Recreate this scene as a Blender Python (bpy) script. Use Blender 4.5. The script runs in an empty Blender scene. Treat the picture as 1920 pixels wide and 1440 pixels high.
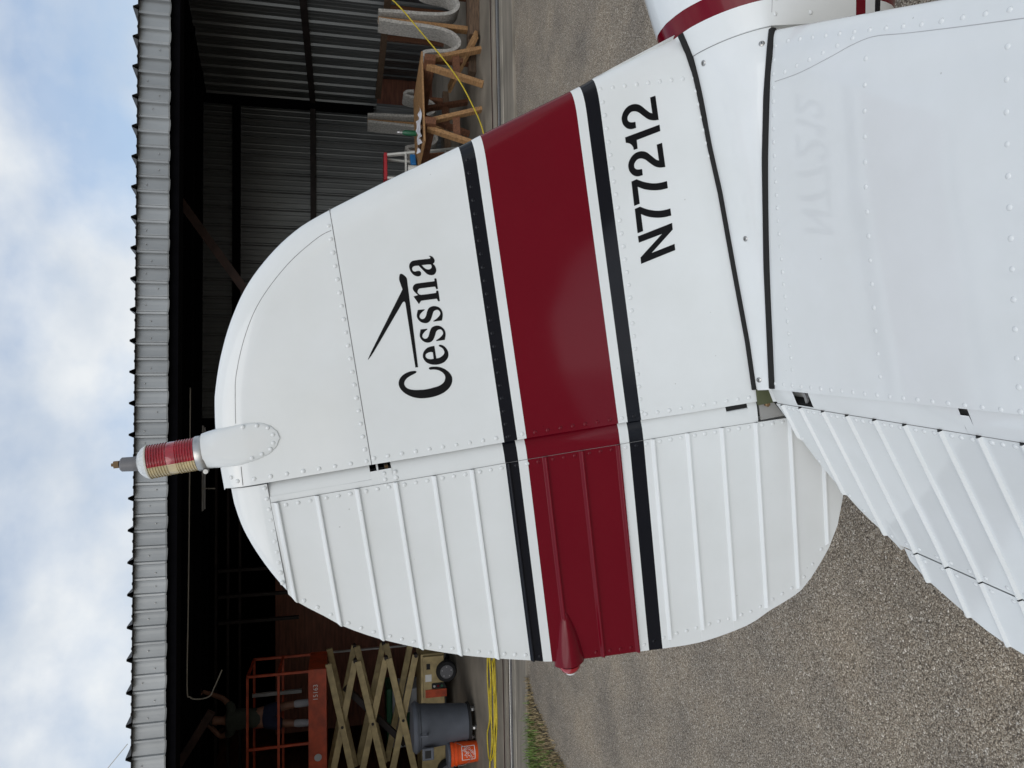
import bpy, bmesh, math, random
import numpy as np
from mathutils import Vector, Matrix
from mathutils.geometry import tessellate_polygon
R_ = math.radians
scene = bpy.context.scene
COL = scene.collection

# ------------------------------------------------------------------ camera
CAM_H, PITCH, ROLL = 1.75, R_(13.2), 0.007
fw = Vector((0, math.cos(PITCH), -math.sin(PITCH)))
rl = Vector((1, 0, 0)); dl = -Vector((0, math.sin(PITCH), math.cos(PITCH)))
eu = (rl + ROLL*dl).normalized(); ev = (dl - ROLL*rl).normalized()
cam_d = bpy.data.cameras.new('camera'); cam = bpy.data.objects.new('camera', cam_d); COL.objects.link(cam)
cam_d.sensor_width = 36.0; cam_d.sensor_fit = 'HORIZONTAL'; cam_d.lens = 36.0*1350/1920
cam_d.clip_start = 0.05; cam_d.clip_end = 2000
m = Matrix.Identity(4)
for i in range(3):
    m[i][0], m[i][1], m[i][2] = ev[i], eu[i], -fw[i]
m[2][3] = CAM_H
cam.matrix_world = m            # phone held on its side: the top of the world is the picture's left edge
scene.camera = cam

# ------------------------------------------------------------------ sky, sun, exposure
SUN_EL, SUN_AZ = R_(38), R_(197)     # azimuth clockwise from +Y
world = bpy.data.worlds.new('World'); scene.world = world; world.use_nodes = True
nt = world.node_tree; nt.nodes.clear()
def N(tree, kind, **kw):
    n = tree.nodes.new(kind)
    for k, v in kw.items(): setattr(n, k, v)
    return n
wo = N(nt, 'ShaderNodeOutputWorld'); bg = N(nt, 'ShaderNodeBackground'); bg2 = N(nt, 'ShaderNodeBackground'); mixs = N(nt, 'ShaderNodeMixShader')
sky = N(nt, 'ShaderNodeTexSky', sky_type='NISHITA', sun_disc=False, sun_elevation=SUN_EL, sun_rotation=SUN_AZ, air_density=1.0, dust_density=2.0, ozone_density=1.5)
bg.inputs['Strength'].default_value = 0.15
bg2.inputs['Color'].default_value = (0.93, 0.955, 1.0, 1); bg2.inputs['Strength'].default_value = 0.93
tc = N(nt, 'ShaderNodeTexCoord'); mp = N(nt, 'ShaderNodeMapping'); mp.inputs['Scale'].default_value = (1.7, 1.7, 2.0); mp.inputs['Location'].default_value = (0.15, 0.75, 0.35)
no = N(nt, 'ShaderNodeTexNoise'); no.inputs['Scale'].default_value = 2.6; no.inputs['Detail'].default_value = 7; no.inputs['Roughness'].default_value = 0.52; no.inputs['Distortion'].default_value = 0.1
ra = N(nt, 'ShaderNodeValToRGB'); ra.color_ramp.elements[0].position = 0.36; ra.color_ramp.elements[0].color = (0.30,)*3+(1,); ra.color_ramp.elements[1].position = 0.62
no2 = N(nt, 'ShaderNodeTexNoise'); no2.inputs['Scale'].default_value = 3.4; no2.inputs['Detail'].default_value = 5
ra2 = N(nt, 'ShaderNodeValToRGB'); ra2.color_ramp.elements[0].position = 0.35; ra2.color_ramp.elements[0].color = (0.68, 0.75, 0.84, 1); ra2.color_ramp.elements[1].position = 0.62; ra2.color_ramp.elements[1].color = (0.95, 0.98, 1.0, 1)
L = nt.links.new
L(tc.outputs['Generated'], mp.inputs['Vector']); L(mp.outputs['Vector'], no.inputs['Vector']); L(mp.outputs['Vector'], no2.inputs['Vector'])
L(no.outputs['Fac'], ra.inputs['Fac']); L(no2.outputs['Fac'], ra2.inputs['Fac']); L(ra2.outputs['Color'], bg2.inputs['Color'])
L(sky.outputs['Color'], bg.inputs['Color']); L(ra.outputs['Color'], mixs.inputs['Fac']); L(bg.outputs[0], mixs.inputs[1]); L(bg2.outputs[0], mixs.inputs[2]); L(mixs.outputs[0], wo.inputs['Surface'])
sd = bpy.data.lights.new('sun', 'SUN'); sun = bpy.data.objects.new('sun', sd); COL.objects.link(sun)
sd.energy = 0.75; sd.angle = R_(50); sd.color = (1.0, 0.985, 0.96)
sdir = Vector((math.sin(SUN_AZ)*math.cos(SUN_EL), math.cos(SUN_AZ)*math.cos(SUN_EL), math.sin(SUN_EL)))
sun.rotation_euler = (-sdir).to_track_quat('-Z', 'Y').to_euler(); sun.location = (0, -10, 12)
vs = scene.view_settings; vs.view_transform = 'Standard'; vs.look = 'None'; vs.gamma = 1; vs.exposure = 0.0; vs.use_curve_mapping = False

# measured outlines, in metres, in the airplane's own axes
FIN_EDGE=[(0.7759,0.0653),(0.707,0.2575),(0.6873,0.3057),(0.6158,0.5035),(0.5974,0.5508),(0.5495,0.6881),(0.5259,0.752),(0.5019,0.8158),(0.487,0.8512),(0.4742,0.8773),
  (0.4517,0.9115),(0.4261,0.9423),(0.3984,0.9703),(0.3693,0.9939),(0.3351,1.0154),(0.3015,1.0331),(0.262,1.05),(0.2323,1.0606),(0.1947,1.0716),(0.1756,1.0753),(0.1321,1.0813),
  (0.0879,1.0842),(0.0581,1.0846),(0.019,1.0847)]
FIN_BOT=[(0.7674,0.0805),(0.7332,0.0686),(0.6863,0.0595),(0.6435,0.0545),(0.5411,0.0466),(0.449,0.0357),(0.2947,0.0253),(0.1358,0.0136),(0.0316,0.0107),(0.0129,-0.0047)]
FIN_HINGE=[(0.005,-0.0037),(0.0076,0.1535),(0.0131,0.3208),(0.0172,0.5155),(0.0181,0.661),(0.0208,0.8199),(0.0237,1.0806)]
TIP_SEAM=[(0.4598,0.8203),(0.4484,0.8479),(0.4081,0.9064),(0.3491,0.9645),(0.2905,1.0001),(0.2267,1.0255),(0.1883,1.0338),(0.1388,1.0413)]
STRIPE_FIN=[0.5593,0.5326,0.5139,0.3192,0.2993,0.2699]
RUD_TE=[(0.0224,1.0731),(-0.0116,1.0715),(-0.0617,1.0634),(-0.1184,1.044),(-0.1746,1.018),(-0.2143,0.9927),(-0.2474,0.9568),(-0.2808,0.9215),(-0.3077,0.8845),(-0.3301,0.8486),
  (-0.3681,0.777),(-0.4021,0.7013),(-0.4298,0.6267),(-0.4514,0.5618),(-0.4668,0.5158),(-0.4781,0.4506),(-0.4946,0.3176),(-0.5013,0.2671),(-0.5092,0.1722),(-0.4984,0.0618),
  (-0.478,0.0051),(-0.4503,-0.074),(-0.4097,-0.1183),(-0.3475,-0.1645),(-0.2803,-0.1926),(-0.2432,-0.2012)]
RUD_SEAM=[(-0.0148,1.0063),(-0.0179,0.8509),(-0.0193,0.7824),(-0.0229,0.6268),(-0.0236,0.5606),(-0.0272,0.4049),(-0.0297,0.3242),(-0.033,0.1553),(-0.0383,0.0112),(-0.0419,-0.073)]
RUD_BEADS=[(0.9983,0.9925),(0.9247,0.9215),(0.851,0.8484),(0.7779,0.777),(0.704,0.7034),(0.6306,0.6289),(0.5581,0.5561),(0.4816,0.4804),(0.406,0.4022),(0.3277,0.3223),
  (0.2498,0.2466),(0.1713,0.1675),(0.0922,0.0885),(0.0106,0.0102),(-0.0732,-0.0707),(-0.154,-0.1496)]
STRIPE_RUD=[(0.5617,0.5616),(0.5358,0.5353),(0.5171,0.5159),(0.3211,0.3176),(0.3006,0.2965),(0.2695,0.267)]
RUD_TIPSEAM=[(0.0182,1.0118),(-0.0148,1.0063),(-0.1836,1.0074)]
TAIL_LIGHT=[(-0.3625,0.4804),(-0.405,0.4946),(-0.4687,0.509),(-0.3653,0.469),(-0.4159,0.4521),(-0.48,0.4436),(-0.5033,0.4821)]
RUD_CUT=[(0.0221,0.8208),(0.0209,0.7819),(0.0088,0.8229),(0.0094,0.0017),(-0.037,-0.0082),(-0.0408,-0.0704),(0.0079,0.0752),(0.0051,0.0249)]
STAB_LE=[(0.707,-0.1809),(0.6867,-0.2538),(0.6644,-0.3349),(0.6381,-0.4288),(0.6162,-0.4898),(0.5858,-0.5701)]
LEFIT=(0.3065,0.765)
STAB_ROOT=[(0.7139,-0.1632,-0.0329),(0.6703,-0.1728,-0.0165),(0.5967,-0.1623,-0.0071),(0.4838,-0.1406,-0.0032),(0.2827,-0.1063,-0.0029),(0.1323,-0.0798,-0.0081),
  (0.0339,-0.0594,-0.0137)]
STAB_HINGE=[(0.0343,-0.0653,-0.0137),(0.0269,-0.4707,-0.014),(0.0237,-0.6302,-0.014)]
FIN_RIV=[[(0.4686,0.8236),(0.0514,0.8249),18],[(0.0347,1.0558),(0.029,0.8255),9],[(0.0324,0.811),(0.0165,-0.0039),32],[(0.5629,0.5503),(0.0269,0.5521),22],[(0.6749,0.2634),
  (0.272,0.2588),(0.0282,0.2671),26],[(0.6749,0.2634),(0.6821,0.0862),8],[(0.6822,0.0612),(0.525,0.0475),7]]
STAB_RIV=[[(0.6721,-0.2229),(0.6192,-0.3893),(0.5755,-0.5183),(0.5359,-0.6542),14],[(0.6199,-0.2194),(0.6107,-0.3865),6],[(0.6764,-0.1886),(0.599,-0.1846),(0.5244,-0.1747),
  (0.4559,-0.1692),(0.3341,-0.1605),(0.1875,-0.152),(0.0752,-0.1405),26],[(0.5679,-0.4182),(0.4948,-0.4113),(0.3809,-0.4009),(0.2672,-0.3937),(0.1882,-0.3882),
  (0.0712,-0.3791),14],[(0.4927,-0.6553),(0.4182,-0.6507),(0.342,-0.6476),(0.2647,-0.6441),(0.1876,-0.6389),(0.0674,-0.6293),12],[(0.0438,-0.0738),(0.0372,-0.4674),
  (0.0339,-0.6261),20]]
STAB_SEAM=[(0.6131,-0.1908),(0.6035,-0.2624),(0.6007,-0.3428),(0.6004,-0.3901),(0.5946,-0.4341),(0.5739,-0.4959),(0.5453,-0.5852),(0.5177,-0.6747)]
ELE_EDGE=[(0.0005,-0.0468),(-0.0137,-0.0503),(-0.0318,-0.0559),(-0.0557,-0.0665),(-0.0879,-0.0739),(-0.1504,-0.097),(-0.2044,-0.1286),(-0.2564,-0.1611),(-0.2861,-0.1972),
  (-0.3117,-0.2209),(-0.3669,-0.2545),(-0.4124,-0.3135),(-0.4492,-0.3715),(-0.4632,-0.4217)]
ELE_SEAM=[(0.0005,-0.0468),(-0.0026,-0.1316),(-0.0049,-0.2653),(-0.0086,-0.401),(-0.0124,-0.6099)]
ELE_BEAD=[(-0.0026,-0.0698),(-0.0931,-0.0746),(-0.0058,-0.1293),(-0.005,-0.1981),(-0.0061,-0.2645),(-0.0061,-0.3333),(-0.0086,-0.401),(-0.0114,-0.4719),(-0.0131,-0.5408)]
ELE_TAB=[(-0.3067,-0.2246),(-0.3309,-0.4769)]
ELE_CUT=[(0.0347,-0.1347),(0.0346,-0.1832),(0.0016,-0.1146),(0.0023,-0.1611),(0.0285,-0.5199),(0.0286,-0.5375),(0.0205,-0.5226)]
FAIR_FRONT=[(0.7342,-0.03,0.0624),(0.7421,-0.0555,0.03),(0.7282,-0.1162,0.02),(0.721,-0.1454,0.0),(0.7127,-0.1792,-0.02)]
BEACON={'base':[(0.0925,0.0,1.1193),(0.1222,0.0,1.1179),(0.0623,0.0,1.1208)],'top':[(0.0915,0.0,1.199),(0.1202,0.0,1.1952),
  (0.0629,0.0,1.2031)],'ring':[(0.0942,-0.0,1.1071)],'cone':[(0.0932,0.0,1.2182),(0.1064,0.0,1.2159),(0.0795,0.0,1.2206)],'cap':[(0.0987,-0.0,1.2472),(0.1109,-0.0,1.2451),
  (0.0864,-0.0,1.2494)],'knob':[(0.0984,0.0,1.2508),(0.0993,-0.0,1.2611),(0.1049,0.0,1.2548),(0.0918,-0.0,1.2572)]}
FAIRING=[(0.1337,1.0762),(0.1378,1.0411),(0.1382,1.0182),(0.1344,0.9967),(0.1254,0.9815),(0.1141,0.9732),(0.0994,0.9709),(0.0834,0.9783),(0.0722,0.9923),(0.0655,1.0147),
  (0.0606,1.0459),(0.0641,1.0799),(0.066,1.0999),(0.1083,1.1039),(0.13,1.101)]
GLYPHS={'N':[[(0.3806,0.2263),(0.3991,0.1484),(0.3855,0.1489),(0.3444,0.201),(0.3565,0.1488),(0.3439,0.1489),(0.3251,0.2271),(0.3381,0.2266),(0.3795,0.1735),
  (0.3677,0.2261)]],'7a':[[(0.4353,0.2255),(0.4387,0.2137),(0.4365,0.2092),(0.4343,0.2046),(0.4323,0.2001),(0.4307,0.1953),(0.4293,0.1905),(0.4282,0.186),(0.4273,0.1821),
  (0.4268,0.1784),(0.4264,0.1746),(0.4262,0.1703),(0.4262,0.1658),(0.4265,0.1613),(0.4269,0.157),(0.4276,0.1527),(0.4283,0.1484),(0.4138,0.1483),(0.4132,0.1533),(0.4126,0.1584),
  (0.4122,0.1633),(0.4121,0.1678),(0.4122,0.1722),(0.4125,0.1765),(0.413,0.1808),(0.4136,0.1851),(0.4145,0.1894),(0.4155,0.1937),(0.4167,0.1979),(0.4181,0.202),(0.4198,0.2059),
  (0.4218,0.2097),(0.4237,0.2135),(0.3897,0.2136),(0.3867,0.2262)]],'7b':[[(0.4897,0.2252),(0.4932,0.2135),(0.491,0.209),(0.4889,0.2044),(0.487,0.1999),(0.4854,0.1952),
  (0.484,0.1904),(0.4829,0.1859),(0.4821,0.182),(0.4816,0.1783),(0.4813,0.1745),(0.4811,0.1702),(0.4812,0.1657),(0.4815,0.1612),(0.482,0.1569),(0.4827,0.1526),(0.4834,0.1483),
  (0.469,0.1483),(0.4683,0.1533),(0.4677,0.1584),(0.4672,0.1632),(0.4671,0.1677),(0.4672,0.1721),(0.4675,0.1764),(0.4679,0.1807),(0.4685,0.185),(0.4693,0.1892),(0.4703,0.1935),
  (0.4714,0.1977),(0.4728,0.2018),(0.4745,0.2057),(0.4764,0.2095),(0.4783,0.2132),(0.4445,0.2133),(0.4414,0.2259)]],'2a':[[(0.557,0.1608),(0.5597,0.1487),(0.5114,0.148),
  (0.5112,0.1521),(0.5111,0.1561),(0.5113,0.1601),(0.5121,0.1639),(0.5133,0.1676),(0.515,0.1713),(0.5175,0.1749),(0.5205,0.1785),(0.5233,0.1818),(0.5257,0.1845),(0.528,0.187),
  (0.5299,0.1896),(0.5313,0.1923),(0.5324,0.1951),(0.5329,0.1978),(0.533,0.2006),(0.5327,0.2033),(0.5318,0.2059),(0.5302,0.2084),(0.5281,0.2107),(0.5261,0.2125),(0.5242,0.2138),
  (0.5222,0.2146),(0.5204,0.215),(0.5185,0.2151),(0.5166,0.2148),(0.515,0.214),(0.5137,0.2127),(0.5127,0.211),(0.512,0.2087),(0.5118,0.2057),(0.512,0.2023),(0.5121,0.1988),
  (0.5,0.1991),(0.4993,0.2027),(0.4987,0.2064),(0.4985,0.2098),(0.4989,0.2131),(0.4998,0.2161),(0.5012,0.2188),(0.5033,0.2215),(0.506,0.2238),(0.5089,0.2257),(0.5119,0.2269),
  (0.5151,0.2275),(0.5183,0.2277),(0.5213,0.2275),(0.5243,0.2268),(0.5273,0.2257),(0.5304,0.2241),(0.5336,0.222),(0.5366,0.2196),(0.5393,0.2169),(0.5417,0.2139),(0.5437,0.2107),
  (0.5451,0.2075),(0.5461,0.2042),(0.5468,0.2009),(0.5471,0.1978),(0.547,0.1946),(0.5466,0.1916),(0.5459,0.1888),(0.5448,0.1861),(0.5432,0.1834),(0.5409,0.1804),(0.538,0.1773),
  (0.5352,0.1743),(0.5325,0.1713),(0.5298,0.1684),(0.5278,0.1658),(0.5266,0.1638),(0.5259,0.162),(0.5253,0.1602)]],'1':[[(0.5958,0.1492),(0.5831,0.1492),(0.5696,0.2025),
  (0.5528,0.2028),(0.5508,0.2115),(0.5528,0.2116),(0.5548,0.2117),(0.5567,0.2121),(0.5585,0.2129),(0.5603,0.2141),(0.5618,0.2154),(0.563,0.2168),(0.564,0.2183),(0.5648,0.22),
  (0.5654,0.222),(0.5659,0.2243),(0.5663,0.2265),(0.5769,0.2264)]],'2b':[[(0.6502,0.1624),(0.653,0.1504),(0.6053,0.1497),(0.6051,0.1538),(0.6049,0.1578),(0.6051,0.1617),
  (0.6058,0.1655),(0.6069,0.1692),(0.6085,0.1728),(0.6109,0.1765),(0.6138,0.18),(0.6166,0.1833),(0.619,0.186),(0.6212,0.1885),(0.623,0.191),(0.6244,0.1937),(0.6254,0.1965),
  (0.6259,0.1992),(0.6259,0.202),(0.6256,0.2047),(0.6247,0.2073),(0.6231,0.2097),(0.621,0.212),(0.6189,0.2138),(0.617,0.2151),(0.6151,0.2159),(0.6132,0.2163),(0.6114,0.2164),
  (0.6095,0.2161),(0.608,0.2154),(0.6067,0.2141),(0.6057,0.2123),(0.6051,0.21),(0.6049,0.2071),(0.6051,0.2037),(0.6053,0.2003),(0.5933,0.2005),(0.5926,0.2041),(0.5919,0.2078),
  (0.5917,0.2112),(0.5921,0.2144),(0.5929,0.2174),(0.5942,0.2201),(0.5963,0.2227),(0.5989,0.2251),(0.6017,0.2269),(0.6047,0.2281),(0.6078,0.2287),(0.611,0.2289),(0.614,0.2287),
  (0.6169,0.228),(0.6199,0.2269),(0.6231,0.2253),(0.6263,0.2233),(0.6292,0.2209),(0.6319,0.2182),(0.6343,0.2152),(0.6363,0.2121),(0.6378,0.2089),(0.6389,0.2056),(0.6395,0.2023),
  (0.6399,0.1992),(0.6399,0.196),(0.6395,0.193),(0.6388,0.1903),(0.6378,0.1876),(0.6363,0.1849),(0.634,0.1819),(0.6312,0.1788),(0.6284,0.1759),(0.6258,0.1729),(0.6233,0.17),
  (0.6212,0.1675),(0.6201,0.1654),(0.6195,0.1636),(0.6189,0.1618)]],'a':[[(0.3925,0.6511),(0.3924,0.6497),(0.3924,0.6482),(0.392,0.6469),(0.3911,0.6454),(0.39,0.644),
  (0.3885,0.6429),(0.3867,0.6419),(0.3846,0.6412),(0.3827,0.6409),(0.381,0.6412),(0.3796,0.6419),(0.3784,0.6427),(0.3778,0.6436),(0.3774,0.6446),(0.3771,0.6455),(0.376,0.6444),
  (0.3748,0.6433),(0.3734,0.6424),(0.3712,0.6416),(0.3688,0.6409),(0.3664,0.6406),(0.3643,0.6408),(0.3622,0.6413),(0.3604,0.6421),(0.3589,0.6432),(0.3576,0.6445),(0.3567,0.6461),
  (0.3562,0.648),(0.356,0.6502),(0.3563,0.6524),(0.3569,0.6546),(0.3579,0.6567),(0.3592,0.6587),(0.3608,0.6605),(0.3628,0.662),(0.3648,0.6635),(0.3668,0.6651),(0.3689,0.6667),
  (0.371,0.6682),(0.373,0.6696),(0.3749,0.671),(0.3768,0.6723),(0.377,0.6748),(0.3771,0.6774),(0.3771,0.6796),(0.3767,0.6814),(0.376,0.6829),(0.3752,0.6841),(0.3741,0.6849),
  (0.3728,0.6854),(0.3715,0.6855),(0.3702,0.6852),(0.3689,0.6846),(0.3679,0.6838),(0.3673,0.6829),(0.3669,0.6818),(0.3667,0.6806),(0.3669,0.6794),(0.3672,0.678),(0.3673,0.6766),
  (0.3673,0.6751),(0.3672,0.6735),(0.3667,0.6722),(0.3658,0.6712),(0.3647,0.6704),(0.3634,0.6699),(0.3619,0.6699),(0.3604,0.6702),(0.359,0.6708),(0.3581,0.6719),(0.3574,0.6733),
  (0.3571,0.6748),(0.3571,0.6766),(0.3575,0.6784),(0.3582,0.6803),(0.3592,0.682),(0.3605,0.6838),(0.362,0.6853),(0.3638,0.6867),(0.3658,0.6879),(0.368,0.6888),(0.3702,0.6895),
  (0.3726,0.69),(0.3748,0.6902),(0.3769,0.6902),(0.379,0.6899),(0.3808,0.6893),(0.3825,0.6883),(0.3841,0.6871),(0.3854,0.6855),(0.3863,0.6839),(0.387,0.682),(0.3873,0.6791),
  (0.3875,0.6708),(0.3874,0.66),(0.3872,0.6491),(0.3881,0.6487),(0.3889,0.6483),(0.3897,0.6483),(0.3906,0.649),(0.3916,0.65)],[(0.3771,0.6667),(0.377,0.6607),(0.3768,0.6548),
  (0.3764,0.6504),(0.3757,0.6491),(0.3747,0.6486),(0.3735,0.6484),(0.3723,0.6483),(0.3709,0.6485),(0.3697,0.6492),(0.3687,0.6503),(0.3678,0.6519),(0.3674,0.6535),(0.3674,0.6551),
  (0.3678,0.6568),(0.3684,0.6584),(0.3694,0.66),(0.3706,0.6615),(0.372,0.663),(0.3736,0.6642),(0.3754,0.6654)]],'n':[[(0.3489,0.6468),(0.3494,0.6461),(0.3495,0.6452),
  (0.3494,0.6444),(0.3491,0.6438),(0.3487,0.6432),(0.3482,0.6427),(0.3297,0.6429),(0.3294,0.6436),(0.3292,0.6443),(0.329,0.645),(0.329,0.6455),(0.3291,0.646),(0.3296,0.6464),
  (0.3306,0.6466),(0.3319,0.6467),(0.333,0.647),(0.3336,0.6474),(0.3339,0.648),(0.3341,0.6491),(0.3343,0.6557),(0.3343,0.6645),(0.3343,0.6716),(0.3344,0.6747),(0.3343,0.6768),
  (0.3338,0.6785),(0.3325,0.6801),(0.3308,0.6813),(0.3292,0.682),(0.3278,0.6822),(0.3264,0.6818),(0.3252,0.681),(0.3239,0.6799),(0.3229,0.6783),(0.3222,0.6758),(0.322,0.6681),
  (0.3221,0.6578),(0.3222,0.6475),(0.3235,0.6473),(0.3247,0.6471),(0.3257,0.6467),(0.3261,0.6459),(0.3262,0.6449),(0.3261,0.644),(0.3259,0.6435),(0.3255,0.6431),(0.3251,0.6427),
  (0.3062,0.6429),(0.306,0.644),(0.3059,0.6451),(0.3061,0.646),(0.3072,0.6466),(0.3088,0.647),(0.31,0.6473),(0.3106,0.6477),(0.311,0.648),(0.3111,0.6487),(0.3112,0.6565),
  (0.3113,0.6672),(0.3113,0.6753),(0.3114,0.6764),(0.3113,0.6772),(0.3108,0.6781),(0.3094,0.6796),(0.3075,0.6813),(0.3056,0.6829),(0.3211,0.6908),(0.3227,0.6819),(0.3247,0.6838),
  (0.3268,0.6856),(0.3288,0.6871),(0.3308,0.6884),(0.3327,0.6893),(0.3347,0.6898),(0.3368,0.6897),(0.3389,0.689),(0.3406,0.6881),(0.342,0.6869),(0.343,0.6854),(0.3437,0.6837),
  (0.3442,0.6819),(0.3443,0.6798),(0.3444,0.6768),(0.3444,0.6682),(0.3443,0.6573),(0.3443,0.6492),(0.3443,0.6483),(0.3444,0.6476),(0.3448,0.6472),(0.3461,0.647),
  (0.3477,0.647)]],'s1':[[(0.2947,0.6742),(0.2943,0.674),(0.2939,0.6738),(0.2934,0.674),(0.2926,0.6751),(0.2917,0.6768),(0.2906,0.6785),(0.2893,0.6803),(0.2878,0.6822),
  (0.2863,0.6837),(0.2847,0.6847),(0.283,0.6854),(0.2815,0.6855),(0.28,0.685),(0.2787,0.684),(0.2777,0.6828),(0.2771,0.6814),(0.2769,0.6799),(0.2771,0.6783),(0.2778,0.6768),
  (0.2791,0.6753),(0.281,0.6738),(0.2839,0.6723),(0.2874,0.6709),(0.2905,0.6695),(0.2928,0.6681),(0.2946,0.6668),(0.2961,0.6652),(0.2972,0.663),(0.2979,0.6605),(0.2983,0.658),
  (0.2983,0.6558),(0.2979,0.6535),(0.2972,0.6514),(0.2963,0.6492),(0.295,0.647),(0.2933,0.6451),(0.2914,0.6436),(0.2891,0.6424),(0.2866,0.6416),(0.2841,0.6412),(0.2815,0.6411),
  (0.2787,0.6415),(0.2756,0.6422),(0.2724,0.6434),(0.2692,0.6445),(0.2692,0.6603),(0.2697,0.6607),(0.2702,0.661),(0.2707,0.6608),(0.2716,0.659),(0.2728,0.6564),(0.2742,0.6538),
  (0.2759,0.6514),(0.2777,0.6491),(0.2795,0.6473),(0.2812,0.6462),(0.2828,0.6457),(0.2844,0.6456),(0.2861,0.646),(0.2879,0.6469),(0.2892,0.6481),(0.29,0.6493),(0.2904,0.6508),
  (0.2904,0.6524),(0.29,0.6542),(0.2892,0.6562),(0.2878,0.658),(0.2853,0.6594),(0.2823,0.6608),(0.2793,0.6621),(0.2767,0.6636),(0.2741,0.6651),(0.2721,0.6667),(0.2706,0.6683),
  (0.2695,0.6699),(0.2688,0.6717),(0.2685,0.6735),(0.2684,0.6754),(0.2687,0.6774),(0.2693,0.6795),(0.2701,0.6817),(0.2713,0.6838),(0.2729,0.6856),(0.2747,0.6872),(0.2768,0.6885),
  (0.2791,0.6896),(0.2816,0.6903),(0.2844,0.6904),(0.2877,0.6896),(0.2914,0.6882),(0.2951,0.6868)]],'s2':[[(0.2578,0.675),(0.2574,0.6747),(0.257,0.6744),(0.2565,0.6745),
  (0.2557,0.6757),(0.2547,0.6774),(0.2535,0.6792),(0.2522,0.6809),(0.2507,0.6826),(0.2492,0.6841),(0.2476,0.6851),(0.2459,0.6858),(0.2444,0.686),(0.2429,0.6856),(0.2414,0.6847),
  (0.2404,0.6835),(0.2397,0.6821),(0.2395,0.6804),(0.2397,0.6787),(0.2403,0.6773),(0.2414,0.676),(0.2432,0.6745),(0.2463,0.673),(0.25,0.6714),(0.2533,0.6698),(0.2556,0.6684),
  (0.2575,0.6671),(0.2589,0.6655),(0.26,0.6633),(0.2607,0.6608),(0.261,0.6584),(0.261,0.6561),(0.2607,0.6538),(0.26,0.6517),(0.259,0.6496),(0.2577,0.6476),(0.2561,0.6458),
  (0.2541,0.6442),(0.2517,0.6428),(0.2493,0.6419),(0.2468,0.6414),(0.2441,0.6414),(0.2413,0.6417),(0.2383,0.6426),(0.2351,0.6437),(0.2319,0.6449),(0.232,0.6604),(0.2325,0.6609),
  (0.2329,0.6614),(0.2335,0.6613),(0.2344,0.6596),(0.2356,0.657),(0.2369,0.6545),(0.2385,0.652),(0.2404,0.6495),(0.2421,0.6476),(0.2438,0.6465),(0.2454,0.6461),(0.247,0.646),
  (0.2488,0.6464),(0.2506,0.6473),(0.2519,0.6484),(0.2527,0.6496),(0.2531,0.6511),(0.2531,0.6527),(0.2527,0.6545),(0.2519,0.6563),(0.2505,0.6581),(0.248,0.6596),(0.245,0.661),
  (0.242,0.6624),(0.2394,0.6639),(0.237,0.6654),(0.235,0.667),(0.2336,0.6686),(0.2326,0.6702),(0.2319,0.672),(0.2315,0.6738),(0.2314,0.6757),(0.2316,0.6777),(0.2321,0.6799),
  (0.233,0.6821),(0.2341,0.6841),(0.2357,0.686),(0.2376,0.6876),(0.2397,0.6889),(0.242,0.6899),(0.2445,0.6906),(0.2473,0.6907),(0.2507,0.6899),(0.2544,0.6885),
  (0.2581,0.6872)]],'e':[[(0.2237,0.6662),(0.1996,0.6662),(0.1997,0.664),(0.1997,0.6618),(0.2001,0.6596),(0.201,0.6572),(0.2023,0.6548),(0.2036,0.6527),(0.205,0.6511),
  (0.2066,0.6499),(0.2082,0.6492),(0.2101,0.649),(0.2122,0.6494),(0.214,0.65),(0.2157,0.6509),(0.2172,0.652),(0.2185,0.6533),(0.2196,0.6548),(0.2206,0.6563),(0.2214,0.6574),
  (0.2223,0.6578),(0.2231,0.6577),(0.2237,0.6573),(0.2241,0.6567),(0.2243,0.6558),(0.2242,0.6547),(0.2239,0.6534),(0.2233,0.652),(0.2223,0.6504),(0.221,0.6487),(0.2193,0.647),
  (0.2174,0.6454),(0.2149,0.6441),(0.2122,0.6429),(0.2094,0.6421),(0.2067,0.6418),(0.204,0.6419),(0.2015,0.6424),(0.1992,0.6432),(0.1971,0.6444),(0.1952,0.646),(0.1933,0.6481),
  (0.1914,0.6505),(0.19,0.6531),(0.189,0.6558),(0.1883,0.6586),(0.1879,0.6615),(0.1877,0.6645),(0.1878,0.6676),(0.1881,0.6706),(0.1887,0.6736),(0.1895,0.6765),(0.1906,0.6793),
  (0.192,0.682),(0.1938,0.6844),(0.1957,0.6865),(0.198,0.6882),(0.2006,0.6895),(0.2031,0.6904),(0.2056,0.6909),(0.2081,0.6909),(0.2105,0.6904),(0.2129,0.6895),(0.2152,0.6882),
  (0.2173,0.6865),(0.2191,0.6846),(0.2207,0.6824),(0.222,0.6801),(0.2228,0.6778),(0.2232,0.6754),(0.2235,0.6731),(0.2237,0.6708),(0.2237,0.6685)],[(0.2121,0.6709),(0.1997,0.6714),
  (0.1996,0.6736),(0.1996,0.6758),(0.1999,0.6779),(0.2004,0.6799),(0.2011,0.6817),(0.202,0.6832),(0.2033,0.6844),(0.2049,0.6853),(0.2064,0.6857),(0.2079,0.6856),(0.2094,0.6851),
  (0.2107,0.6842),(0.2116,0.6828),(0.2123,0.681),(0.2128,0.6793),(0.2131,0.6777),(0.2133,0.6761),(0.2132,0.6747),(0.213,0.6733),(0.2125,0.6721)]],'C':[[(0.1811,0.7075),
  (0.1804,0.7072),(0.1798,0.7073),(0.1792,0.7078),(0.1786,0.7084),(0.178,0.7094),(0.1774,0.7109),(0.1766,0.7133),(0.1758,0.7162),(0.1747,0.7192),(0.1735,0.7221),(0.1721,0.7251),
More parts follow.
